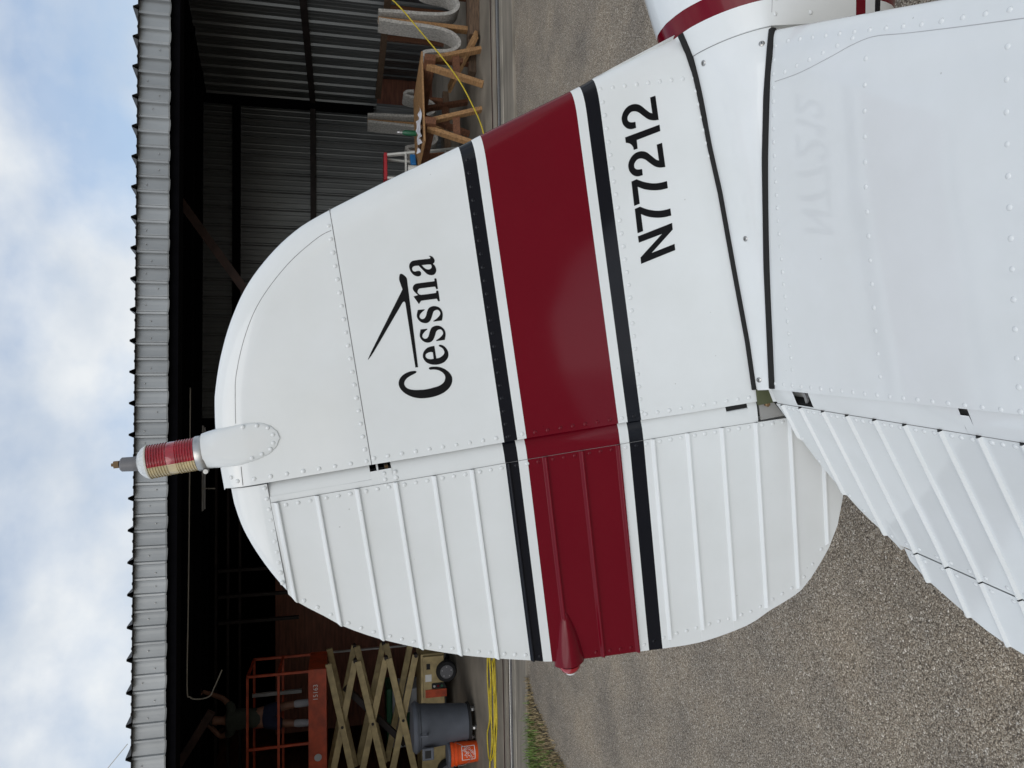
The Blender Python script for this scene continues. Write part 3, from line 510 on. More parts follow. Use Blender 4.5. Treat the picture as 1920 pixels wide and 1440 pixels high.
# wide roof panels with a tall rib every 306 mm; rib crests at 3.843 - k*0.306
X0 = 3.843 - 0.153 + PITCH_R*5
ROOF_Z, ROOF_S = 3.735, 0.093
rp = r_profile(0, 3, 0.046)
mb = MB(); rows = []
for q in (0.44, 4.0, 12.0): rows.append([(x, q, ROOF_Z + ROOF_S*(q-0.5) - d) for x, d in rp])
mb.grid(rows)
rows = []
for q in (0.44, 4.0, 12.0): rows.append([(x, q, ROOF_Z + ROOF_S*(q-0.5) - d - 0.004) for x, d in rp])
mb.grid(rows, True)
mb.grid([[(x, 0.44, ROOF_Z + ROOF_S*(-0.06) - d) for x, d in rp], [(x, 0.44, ROOF_Z + ROOF_S*(-0.06) - d - 0.004) for x, d in rp]])
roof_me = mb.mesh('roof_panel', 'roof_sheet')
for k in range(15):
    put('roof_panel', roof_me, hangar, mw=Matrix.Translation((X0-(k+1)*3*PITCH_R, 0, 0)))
# fascia: short sheets hung under the roof edge, rib every 153 mm
FP = PITCH_R/2
fp = []
for i in range(6):
    b = i*FP; fp += [(b, 0), (b+0.03, 0.005), (b+0.06, 0.009), (b+0.09, 0.011), (b+0.110, 0.0145), (b+0.120, -0.012), (b+0.139, -0.013), (b+0.149, 0.001)]
fp.append((6*FP, 0))
mb = MB(); rows = []
random.seed(4)
for z in (3.438, 3.452, 3.55, 3.66, 3.732):
    rows.append([(x, 0.5+d+(0.003 if z < 3.44 else 0), z + (0.004*math.sin(x*20.5) if z < 3.46 else 0)) for x, d in fp])
mb.grid(rows); fas_me = mb.mesh('fascia_panel', 'galvanised')
mb2 = MB().lathe([(0.0065, 0), (0.0065, -0.003), (0.004, -0.006)], 8, axis='Y'); screw_me = mb2.mesh('screw', 'steel')
for k in range(12):
    f = put('fascia_panel', fas_me, hangar, mw=Matrix.Translation((X0-0.2875*0+0.0-(k+1)*6*FP, 0.002*(k % 2), 0)))
    for j in range(6):
        if random.random() < 0.75:
            put('screw', screw_me, f, mw=Matrix.Translation((j*FP+0.05+random.uniform(-.02, .02), 0.499, 3.60+random.choice((-.06, 0, .05)))))
# frame behind the fascia, near-black to paint in the interior shade
MB().box(-7, 9, 0.56, 0.70, 3.36, 3.66).build('header_beam', 'shade_black', hangar)
MB().box(-7, 9, 0.72, 0.80, 3.37, 3.62).build('header_beam', 'shade_black', hangar)
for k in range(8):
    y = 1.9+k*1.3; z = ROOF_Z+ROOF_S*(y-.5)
    MB().box(-7, 9, y, y+.07, z-.26, z-.03).build('purlin', 'shade_black', hangar)
WX, BY = 5.2, 5.4
# right-hand wall: sheets end at a rail 1.18 m up, the bay beyond shows below
wp = r_profile(0, 3, 0.028)
def wall_sheet(z0, zf0, zf1):
    mb = MB(); n = 3*PITCH_R
    lo = [(x, d, z0) for x, d in wp]; mi = [(x, d, 2.2) for x, d in wp]; hi = [(x, d, zf0+(zf1-zf0)*x/n) for x, d in wp]
    mb.grid([lo, mi, hi]); return mb
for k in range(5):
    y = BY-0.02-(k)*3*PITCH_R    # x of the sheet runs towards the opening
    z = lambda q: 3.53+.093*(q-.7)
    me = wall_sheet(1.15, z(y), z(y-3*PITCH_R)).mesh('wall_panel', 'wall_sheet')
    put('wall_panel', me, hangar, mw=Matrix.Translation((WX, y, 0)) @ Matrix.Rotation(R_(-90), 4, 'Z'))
MB().box(WX-.06, WX-.01, 0.9, BY, 2.18, 2.27).build('girt', 'dark_steel', hangar)
MB().box(WX-.07, WX-.01, 0.9, BY-.55, 1.10, 1.19).build('girt', 'lumber_dark', hangar)
mb = MB(); zt = lambda q: 3.53+.093*(q-.7)
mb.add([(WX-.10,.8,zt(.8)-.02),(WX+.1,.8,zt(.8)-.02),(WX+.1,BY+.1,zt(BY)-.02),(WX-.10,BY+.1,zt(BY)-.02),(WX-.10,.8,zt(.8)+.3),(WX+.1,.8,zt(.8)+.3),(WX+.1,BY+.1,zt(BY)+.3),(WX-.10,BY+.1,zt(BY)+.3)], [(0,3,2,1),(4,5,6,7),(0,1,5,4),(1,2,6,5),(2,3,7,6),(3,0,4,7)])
mb.build('rafter', 'shade_black', hangar)
# back wall
bp_ = r_profile(0, 3, 0.026)
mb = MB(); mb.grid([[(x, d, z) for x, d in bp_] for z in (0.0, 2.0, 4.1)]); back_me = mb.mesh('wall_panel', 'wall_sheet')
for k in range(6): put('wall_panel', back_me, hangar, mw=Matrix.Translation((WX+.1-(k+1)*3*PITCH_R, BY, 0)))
MB().box(-.3, WX-.02, BY-.12, BY-.04, 3.40, 3.52).build('girt', 'shade_black', hangar)
MB().box(-.3, WX-.02, BY-.12, BY-.04, 2.18, 2.27).build('girt', 'dark_steel', hangar)
MB().box(WX-.14, WX-.02, BY-.16, BY-.04, 1.2, 4.0).build('corner_post', 'shade_black', hangar)
MB().bar((2.55, 2.0, 3.78), (0.85, 2.0, 2.606), .10, .08, (0, 1, 0)).build('knee_brace', 'rust_steel', hangar)
MB().bar((-4.78, 3.0, 3.90), (-4.05, 3.0, 3.44), .10, .08, (0, 1, 0)).build('knee_brace', 'rust_steel', hangar)
# wall of the next bay, seen under the rail
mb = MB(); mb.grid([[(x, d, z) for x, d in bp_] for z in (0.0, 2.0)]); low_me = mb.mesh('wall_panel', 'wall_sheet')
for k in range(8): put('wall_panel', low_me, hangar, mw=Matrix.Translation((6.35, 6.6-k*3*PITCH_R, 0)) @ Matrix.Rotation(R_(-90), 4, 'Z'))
for y in (3.1, 4.0, 4.9): MB().box(6.20, 6.29, y, y+.05, 0, 1.6).build('stud', 'lumber_red', hangar)
MB().box(WX+.15, 6.4, 6.6, 6.7, 0, 2.4).build('partition', 'ply_dark', hangar)
# left: deep dark bay
MB().box(-.36, -.16, BY+.03, 10.5, 0, 4.6).build('partition', 'shade_black', hangar)
MB().box(-7.2, -.3, 10.4, 10.5, 0, 4.7).build('rear_wall', 'shade_black', hangar)
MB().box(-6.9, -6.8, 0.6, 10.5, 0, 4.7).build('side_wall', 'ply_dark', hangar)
MB().box(6.9, 7.0, 0.6, 10.5, 0, 4.7).build('side_wall', 'shade_black', hangar)
MB().box(-6.0, -2.2, 7.0, 7.05, 0.0, 3.0).build('plywood_panel', 'ply_dark', hangar)
for x in (-2.9, -3.35, -3.8): MB().box(x, x+.05, 6.4, 6.5, 2.55, 3.9).build('stud', 'dark_steel', hangar)
for z in (3.55, 3.75, 3.95):
    MB().box(-6.5, -.5, 6.6, 6.68, z, z+.04).build('girt', 'dark_steel', hangar)

# ------------------------------------------------------------------ the airplane (own axes: x forward, y to port, z up)
YAW, TAIL = R_(3.0), R_(8.8)
F_ = Vector((math.cos(TAIL)*math.cos(YAW), -math.cos(TAIL)*math.sin(YAW), math.sin(TAIL)))
P_ = Vector((math.sin(YAW), math.cos(YAW), 0)); U_ = F_.cross(P_)
AM = Matrix.Identity(4)
for i in range(3): AM[i][0], AM[i][1], AM[i][2], AM[i][3] = F_[i], P_[i], U_[i], O[i]
plane = thing('airplane', 'white light airplane tail with red band and black stripes parked outside the hangar', 'airplane', AM)

def dome(mat, r=0.0043, h=0.0018):
    return MB().lathe([(r, -0.0006), (r*0.93, h*0.45), (r*0.62, h*0.85), (r*0.18, h)], 8).mesh('rivet', mat, True)
RIV = {k: dome(v) for k, v in (('w', 'white_paint'), ('r', 'red_paint'), ('b', 'black_paint'))}
TOCAM = Matrix.Rotation(R_(90), 4, 'X')      # +Z of the dome to -Y
random.seed(7)
def rivet(parent, loc, rot, k='w'):
    s = random.uniform(0.92, 1.08)
    put('rivet', RIV[k], parent, mw=Matrix.Translation(loc) @ rot @ Matrix.Diagonal((s, s, s, 1)))
def zone(z, zs):
    t1, t2, t3, t4, t5, t6 = zs
    return 'b' if t2 < z < t1 or t6 < z < t5 else ('r' if t4 < z < t3 else 'w')

# --- fin skin
HM_FIN = 0.028
edge = np.array([(p[0], p[1]) for p in FIN_EDGE])
esm = np.array([(p[0], p[1]) for p in smooth_pl(FIN_EDGE, 4)])
def dist_edge(x, z):
    a, b = esm[:-1], esm[1:]; p = np.array([x, z]); d = b-a
    t = np.clip(((p-a)*d).sum(1)/np.maximum((d*d).sum(1), 1e-12), 0, 1)
    return float(np.sqrt((((a+d*t[:, None])-p)**2).sum(1)).min())
def fin_h(x, z):
    e = min(dist_edge(x, z)/0.055, 1.0); return HM_FIN*math.sqrt(max(0.0, 1-(1-e)**2))
NT, NC = 90, 40
E_t = along([tuple(p) for p in esm], NT); H_t = along(FIN_HINGE, NT)
botx = [p[0] for p in FIN_BOT][::-1]; botz = [p[1] for p in FIN_BOT][::-1]
cs = [1-(1-i/(NC-1))**2.2 for i in range(NC)]
def fin_pt(c, i):
    t = i/(NT-1); h, e = H_t[i], E_t[i]
    x, z = h[0]+(e[0]-h[0])*c, h[1]+(e[1]-h[1])*c
    h0, e0 = H_t[0], E_t[0]; x0 = h0[0]+(e0[0]-h0[0])*c; z0 = h0[1]+(e0[1]-h0[1])*c
    w = max(0, 1-t*6); z += w*(interp(x0, botx, botz)-z0) if c < 1 else 0
    return x, z
def fin_half(sign, lo, hi, off):
    bm = bmesh.new(); vs = []
    for i in range(NT):
        row = []
        for c in cs:
            x, z = fin_pt(c, i); row.append(bm.verts.new((x, sign*fin_h(x, z), z)))
        vs.append(row)
    for i in range(NT-1):
        for j in range(NC-1):
            try: bm.faces.new((vs[i][j], vs[i][j+1], vs[i+1][j+1], vs[i+1][j]) if sign < 0 else (vs[i][j], vs[i+1][j], vs[i+1][j+1], vs[i][j+1]))
            except ValueError: pass
    if hi is not None: bmesh.ops.bisect_plane(bm, geom=bm.verts[:]+bm.edges[:]+bm.faces[:], plane_co=(0, 0, hi), plane_no=(0, 0, 1), clear_outer=True)
    if lo is not None: bmesh.ops.bisect_plane(bm, geom=bm.verts[:]+bm.edges[:]+bm.faces[:], plane_co=(0, 0, lo), plane_no=(0, 0, -1), clear_outer=True)
    for v in bm.verts:
        if abs(v.co.y) > off: v.co.y -= math.copysign(off, v.co.y)
    return bm
def joined(name, halves, mat):
    bm = bmesh.new()
    for h in halves:
        me = bpy.data.meshes.new('t'); h.to_mesh(me); h.free(); bm.from_mesh(me); bpy.data.meshes.remove(me)
    bmesh.ops.remove_doubles(bm, verts=bm.verts, dist=2e-4)
    return bm_mesh(name, bm, mat, True)
SEAMZ = 0.8165
fin = put('fin', joined('fin', [fin_half(-1, None, SEAMZ, 0), fin_half(1, None, SEAMZ, 0)], 'fin_paint'), plane)
tip = put('fin_tip', joined('fin_tip', [fin_half(-1, SEAMZ+.0012, None, 0.0007), fin_half(1, SEAMZ+.0012, None, 0.0007)], 'white_paint'), plane)
MB().box(0.055, 0.075, -0.022, 0.022, 0.02, 1.04).build('fin_spar', 'dark_void', plane)
MB().tube([(x, -fin_h(x, z)+0.0003, z) for x, z in [(0.503-(0.503-0.021)*k/40, SEAMZ) for k in range(41)]], 0.0007, 4).build('panel_seam', 'seam_grey', fin)
MB().tube([(p[0], -fin_h(p[0], p[1])+0.0008, p[1]) for p in smooth_pl(TIP_SEAM, 8)], 0.0006, 4).build('panel_seam', 'seam_grey', tip)
MB().tube([(x, -fin_h(x, z)+.0004, z) for x, z in along([(0.0600, 1.0455), (0.0260, 1.0480)], 10)], 0.0006, 4).build('panel_seam', 'seam_grey', tip)
for row in FIN_RIV:
    n = row[-1]; pts = along(row[:-1], n)
    for x, z in pts:
        up = z > SEAMZ
        rivet(tip if up else fin, (x, -fin_h(x, z)+(0.0007 if up else 0), z), TOCAM, zone(z, STRIPE_FIN))
for x, z in ((0.043, 1.066),): rivet(tip, (x, -fin_h(x, z), z), TOCAM)
# lettering: vinyl decals on the skin
for key, loops in GLYPHS.items():
    ls = [[Vector((p[0], p[1], 0)) for p in l] for l in loops]
    tris = tessellate_polygon(ls); flat = [v for l in ls for v in l]
    mb = MB(); mb.add([(v.x, -fin_h(v.x, v.y)-0.0006, v.y) for v in flat], [t for t in tris])
    me = bpy.data.meshes.new('letter'); me.from_pydata(mb.v, [], mb.f); me.materials.append(MATS['decal_black'])
    bm = bmesh.new(); bm.from_mesh(me)
    for f in bm.faces:
        if f.normal.y > 0: f.normal_flip()
    bm.to_mesh(me); bm.free()
    put('logo_mark' if key == 'bar' else 'letter', me, fin)

# --- beacon fairing and beacon on the fin tip
fz = np.array(FAIRING); 
right = [(0.9709, 0.1000), (0.9732, 0.1141), (0.9815, 0.1254), (0.9967, 0.1344), (1.0182, 0.1382), (1.0411, 0.1378), (1.0762, 0.1337), (1.101, 0.130), (1.106, 0.1285)]
left = [(0.9709, 0.0990), (0.9783, 0.0834), (0.9923, 0.0722), (1.0147, 0.0655), (1.0459, 0.0606), (1.0799, 0.0622), (1.0999, 0.0632), (1.106, 0.0640)]
mb = MB(); rows = []
for k in range(26):
    z = 0.971+(1.106-0.971)*(k/25)**1.9
    r_, l_ = interp(z, [p[0] for p in right], [p[1] for p in right]), interp(z, [p[0] for p in left], [p[1] for p in left])
    cx, a = (r_+l_)/2, max((r_-l_)/2, 0.0006); b = 0.0298+0.0030*min(1, (z-0.971)/0.06)
    ex = 9-7.0*min(1, (z-0.971)/0.125)**1.5
    row = []
    for j in range(61):
        q = 2*math.pi*j/60; c, s = math.cos(q), math.sin(q)
        row.append((cx+a*math.copysign(abs(c)**(2/ex), c), b*math.copysign(abs(s)**(2/ex), s), z))
    rows.append(row)
rows.append([(0.096, 0, 1.1055)]*61)
mb.grid(rows); fair = mb.build('beacon_fairing', 'white_paint', plane, smooth=40)
for x, z in ((0.1345, 1.030), (0.1325, 1.006), (0.1245, 0.9885), (0.109, 0.9775), (0.0925, 0.9795), (0.0815, 0.990), (0.0745, 1.006), (0.070, 1.024)):
    cx = 0.0985; rivet(fair, (cx+(x-cx)*0.90, -0.0296-0.0026*min(1, (z-.971)/.06), z+0.004 if z < .98 else z), TOCAM)
BX = 0.0935
def lz(prof, base=(BX, 0, 0)): return MB().lathe(prof, 40, base=base)
beacon_parts = []
o = lz([(0.0315, 1.104), (0.0322, 1.106), (0.0322, 1.117), (0.0312, 1.1195), (0.0300, 1.1195)]).build('beacon_ring', 'steel', plane, smooth=40)
MB().lathe([(0.0045, -0.006), (0.0045, 0.006), (0.002, 0.0065)], 8, axis='Y', base=(0.0612, -0.012, 1.1075)).build('clamp_bolt', 'steel', plane)
prof = []; z = 1.1195
while z < 1.198:
    u = (z-1.1195)
    mid = 0.031 < u < 0.046
    if mid: prof += [(0.0298, z)]; z += 0.005
    else: prof += [(0.0288, z), (0.0304, z+0.0013), (0.0304, z+0.0026), (0.0288, z+0.0040)]; z += 0.0046
prof.append((0.0292, 1.199))
def lens(cut):
    me = lz(prof).mesh('lens', 'red_lens' if cut > 0 else 'clear_lens', 40)
    bm = bmesh.new(); bm.from_mesh(me)
    bmesh.ops.bisect_plane(bm, geom=bm.verts[:]+bm.edges[:]+bm.faces[:], plane_co=(BX-0.003, 0, 0), plane_no=(cut, -0.15*cut, 0), clear_inner=True)
    bm.to_mesh(me); bm.free(); return me
ln = put('beacon_lens', lens(1), plane); ln['label'] = 'red forward half of the ribbed beacon lens'
ln = put('beacon_lens', lens(-1), plane); ln['label'] = 'clear yellowed aft half of the ribbed beacon lens'
lz([(0.0296, 1.199), (0.0312, 1.1995), (0.0312, 1.2015), (0.030, 1.2025)]).build('beacon_rim', 'cream_plastic', plane, smooth=40)
mb = MB(); rows = []
for r, z in ((0.0298, 1.2025), (0.026, 1.2095), (0.0195, 1.2155), (0.0140, 1.2185), (0.0, 1.2186)):
    rows.append([(BX+r*(1+.012*(-1)**j)*math.cos(2*math.pi*j/48), r*(1+.012*(-1)**j)*math.sin(2*math.pi*j/48), z) for j in range(49)])
mb.grid(rows).build('beacon_dome', 'bulb_glass', plane)
MB().tube([(0.0940, 0, 1.2165), (0.0945, 0, 1.2185), (0.0950, 0, 1.228), (0.0972, 0, 1.2445), (0.0976, 0, 1.2470)], [0.0125, 0.0132, 0.0130, 0.0126, 0.0105], 24).build('beacon_cap', 'grey_plastic', plane, smooth=35)
MB().tube([(0.0978, 0, 1.2468), (0.0985, 0, 1.2495)], 0.0055, 12).build('beacon_socket', 'dark_void', plane)
k = MB(); k.tube([(0.0984, 0, 1.2494), (0.0992, 0, 1.2580)], 0.0070, 6); k.tube([(0.0992, 0.0, 1.2578), (0.0994, 0, 1.2620)], 0.0030, 8); k.tube([(0.0992, -.0035, 1.2578), (0.0994, -.0045, 1.2612)], 0.0016, 6)
k.build('terminal_nut', 'bronze', plane)

# --- rudder (hinged at x = 0, turned 3 degrees to port)
te_z = [p[1] for p in RUD_TE]; te_x = [p[0] for p in RUD_TE]
te = smooth_pl(RUD_TE + [(-0.20, -0.207), (-0.13, -0.207), (-0.07, -0.200)], 4)
tz = np.array([p[1] for p in te])[::-1]; tx = np.array([p[0] for p in te])[::-1]
k0 = int(np.argmin(tz)); tz2, tx2 = tz[k0:], tx[k0:]
def rud_te(z): return interp(z, tz2, tx2)
sz = [p[1] for p in RUD_SEAM][::-1]; sxx = [p[0] for p in RUD_SEAM][::-1]
def rud_seam(z): return interp(z, sz, sxx)
def rud_y(x): return 0.024+0.045*min(x, 0)      # half thickness
beadz = [((a+b)/2) for a, b in RUD_BEADS]
def bead(d, w=0.0056, h=0.0058):
    """pressed stiffening bead: sloping upper face, crisp step on the lower side"""
    lo, top = -w*0.78, -w*0.34
    if d <= lo or d >= w: return 0.0
    if d < top: return h*(d-lo)/(top-lo)
    if d < w*0.15: return h
    return h*(1-(d-w*0.15)/(w*0.85))
zs = set(np.linspace(-0.2055, 1.0, 50).tolist())
for b in beadz:
    for q in (-.0052, -.0044, -.0036, -.0028, -.0019, -.0008, .0004, .0009, .0022, .0036, .0050, .0057, .0064): zs.add(b+q)
zs = sorted([z for z in zs if z < 1.006]+[1.0064])
def bead_margin(z): return interp(z, [-.21, -.15, -.07, .01, .09, .167, .25, .32], [.02, .02, .012, .013, .024, .029, .020, .001])
def rud_skin(sign):
    rows = []
    for z in zs:
        x0, x1 = rud_seam(z), rud_te(z); h = sum(bead(z-b) for b in beadz); row = []; xe = x1+bead_margin(z)
        for x in [x0+(xe-x0)*i/14 for i in range(15)] + ([xe-.0015] if xe > x1+.004 else [xe-(xe-x1)*.3]) + [x1]:
            hh = h if x >= xe-1e-6 or xe < x1+.004 else 0
            row.append((x, sign*(max(rud_y(x), 0.0025)+0.0018+hh), z))
        row.append((x1-0.0008, 0, z))
        rows.append(row)
    return rows
# each pressed bay between two beads is one skin sheet in the real rudder: one continuous skin
mb = MB(); mb.grid(rud_skin(-1)); mb.grid(rud_skin(1), True)
rudder = mb.build('rudder', 'rudder_paint', plane, smooth=50); rudder.rotation_euler = (0, 0, R_(-3.2))
# tip panel above the seam
zt_ = [z for z in np.linspace(1.0072, 1.0716, 24)]
mb = MB()
for sg in (-1, 1):
    rows = []
    for z in zt_:
        x0, x1 = 0.0215, rud_te(z); rows.append([(x0+(x1-x0)*(1-(1-i/12)**1.6), sg*0.0235*math.sqrt(max(0, 1-(1-min(1, (1.0738-z)/0.066))**2))*math.sqrt(max(0, 1-(i/12)**4)), z) for i in range(13)])
    mb.grid(rows, sg > 0)
rtip = mb.build('rudder_tip', 'white_paint', rudder, smooth=True)
MB().tube([(0.020-(0.020+0.186)*k/20, -0.0243+0.0002*k, 1.0068) for k in range(21)], 0.0007, 4).build('panel_seam', 'seam_grey', rudder)
# nose strip in lengths, leaving the hinge cut-outs open
def nose(z0, z1, front=0.030):
    rows = []
    n = max(3, int((z1-z0)/0.06))
    for k in range(n+1):
        z = z0+(z1-z0)*k/n; s = rud_seam(z); row = []
        for x, y in ((s-.004, 0.0238), (s+0.012, 0.0240), (-0.006, 0.0236), (0.004, 0.0218), (0.014, 0.0185), (0.024, 0.011), (front, 0.0)):
            row.append((min(x, front), -y, z))
        rows.append(row + [(p[0], -p[1], p[2]) for p in row[-2::-1]])
    return rows
for z0, z1, fr in ((0.822, 1.0068, .03), (0.806, 0.8095, .03), (0.076, 0.782, .03), (0.026, 0.076, -.004), (0.0035, 0.026, .03)):
    MB().grid(nose(z0, z1, fr)).build('nose_skin', 'rudder_paint', rudder, smooth=60)
mb = MB(); rows = []
for k in range(10):
    z = 0.782+0.040*k/9; rows.append([(rud_seam(z)-.004, -.0238, z), (-.004, -.0239, z), (0.0085, -.0226, z)])
mb.grid(rows).build('nose_skin', 'white_paint', rudder)
MB().box(-0.028, 0.004, -0.019, 0.019, -0.19, 1.0).build('rudder_spar', 'dark_void', rudder)
MB().box(0.004, 0.012, -0.010, 0.010, 0.787, 0.7935).build('hinge_bracket', 'bronze', rudder)
for x, z in ((0.0005, 0.797), (-.011, 0.7965), (-.022, 0.796), (0.0, 0.776), (-.0115, 0.7755), (-.023, 0.775)): rivet(rudder, (x, -0.0240 if x > -.015 else -rud_y(x)-.0012, z), TOCAM)
for i in range(len(beadz)-1):
    z1, z0 = beadz[i], beadz[i+1]
    for q in (0.20, 0.50, 0.80):
        z = z0+(z1-z0)*q; x = rud_seam(z)-0.008
        rivet(rudder, (x, -rud_y(x)-0.0018, z), TOCAM, zone(z, ZR))
        x = rud_te(z)+0.011+bead_margin(z)*.9
        if not (0.43 < z < 0.52): rivet(rudder, (x, -max(rud_y(x), .0025)-0.0018, z), TOCAM, zone(z, ZR))
for x, z in along([(0.0146, 1.0125), (-0.0175, 1.0115), (-0.170, 1.0125)], 10):
    rivet(rtip, (x, -0.0233+max(0, -x)*0.012, z), TOCAM)
MB().tube([(rud_seam(z)+.0004, -.0250, z) for z in np.linspace(-.07, 1.006, 30)], .0004, 4).build('panel_seam', 'seam_grey', rudder)
# lower end of the rudder: horn, bolt, primer-green bracket
MB().add([(.006, -.021, -.003), (.006, -.019, -.034), (-.036, -.021, -.062), (-.036, -.022, -.004), (.006, -.018, -.003), (.006, -.016, -.034), (-.036, -.018, -.062), (-.036, -.019, -.004)], [(0, 1, 2, 3), (7, 6, 5, 4), (0, 4, 5, 1), (1, 5, 6, 2), (2, 6, 7, 3), (3, 7, 4, 0)]).build('horn_plate', 'horn_grey', rudder)
MB().lathe([(0.0062, 0), (0.0062, -.006), (0.004, -.007)], 6, axis='Y', base=(-.002, -.026, -.018)).build('bolt', 'bronze', rudder)
# tail light fairing on the trailing edge
mb = MB(); rows = []
for x, zl, zh, b in ((-.3620, .4695, .4805, .0105), (-.370, .4640, .4860, .0135), (-.385, .4585, .4915, .0165), (-.405, .4530, .4965, .0195), (-.435, .4475, .5025, .0230), (-.462, .4440, .5075, .0250), (-.480, .4425, .5090, .0250)):
    zc, a = (zl+zh)/2+0.003, (zh-zl)/2; row = []
    for j in range(25):
        q = 2*math.pi*j/24; c, s = math.cos(q), math.sin(q); e = 2/1.6
        row.append((x, b*math.copysign(abs(s)**e, s), zc+a*math.copysign(abs(c)**e, c)))
    rows.append(row)
rows.append([(-.4795, 0, .479)]*25); rows.insert(0, [(-.3605, 0, .4755)]*25)
mb.grid(rows).build('tail_light_fairing', 'red_paint', rudder, smooth=35)
mb = MB(); mb.lathe([(0.0225, -.4835), (0.0225, -.4880), (0.0185, -.4955), (0.0125, -.5000)], 20, axis='X', base=(0, 0, .479)).build('tail_lamp', 'red_lens', rudder, smooth=30)
MB().lathe([(0.0125, -.4998), (0.0100, -.5045), (0.005, -.5068)], 16, axis='X', base=(0, 0, .479)).build('tail_lamp_glass', 'bulb_glass', rudder, smooth=True)
MB().lathe([(0.0195, -.4800), (0.0195, -.4840)], 20, axis='X', base=(0, 0, .479)).build('lamp_gasket', 'rubber', rudder)

# --- horizontal stabilizers
ZC = -0.036
rootx = [p[0] for p in STAB_ROOT][::-1]; rooty = [-p[1] for p in STAB_ROOT][::-1]
def le_x(y): # y = distance from the centre line
    if y < 0.8: return LEFIT[1]-LEFIT[0]*y
    q = (y-0.8)/0.72; return (LEFIT[1]-LEFIT[0]*0.8)*(1-0.30*q)-0.10*q**4
def root_y(x): return interp(x, rootx, rooty)
def stab_z(x, y, top=True):
    xl = le_x(y); c = min(max((x-.03)/max(xl-.03, .05), 0), 1); e = min((1-c)/.16, 1)
    h = (.022+.048*c*(1-c))*math.sqrt(max(0, 1-(1-e)**2))
    return ZC + (h if top else -0.8*h)
def stabilizer(side):   # side -1 starboard (y negative), +1 port
    ccs = [i/40 for i in range(33)] + [0.8+0.2*(1-(1-k/12)**2) for k in range(1, 13)]
    ys = np.linspace(0, 1, 40)
    mb = MB()
    for top in (True, False):
        rows = []
        for t in ys:
            row = []
            for c in ccs:
                x00 = .03+c*(0.706-.03); yr = root_y(x00)+0.008
                y = yr+(1.50-yr)*t; x = .03+c*(le_x(y)-.03)
                row.append((x, side*y, stab_z(x, y, top)*(1) if t < 0.97 else ZC+(stab_z(x, y, top)-ZC)*(1-(t-.97)/.032)))
            rows.append(row)
        mb.grid(rows, (side < 0) ^ (not top))
    st = sk = mb.build('stabilizer', 'white_paint', plane, smooth=50)
    MB().box(0.06, 0.08, *( (-1.45, -.09) if side < 0 else (.09, 1.45)), ZC-.015, ZC+.018).build('spar', 'dark_void', st)
    return st, sk
stab_r, skin_r = stabilizer(-1); stab_l, skin_l = stabilizer(1)
UP = Matrix.Identity(4)
for row in STAB_RIV:
    n = row[-1]
    for x, y in along(row[:-1], n): rivet(stab_r, (x, y, stab_z(x, -y)-.0005), UP)
for y in np.arange(-0.70, -1.45, -0.0317):
    if le_x(-y) > .1: rivet(stab_r, (0.036, y, stab_z(.036, -y)), UP)
MB().tube([(p[0], p[1], stab_z(p[0], -p[1])+.0002) for p in smooth_pl(STAB_SEAM, 8)], 0.0005, 4).build('panel_seam', 'seam_light', stab_r)

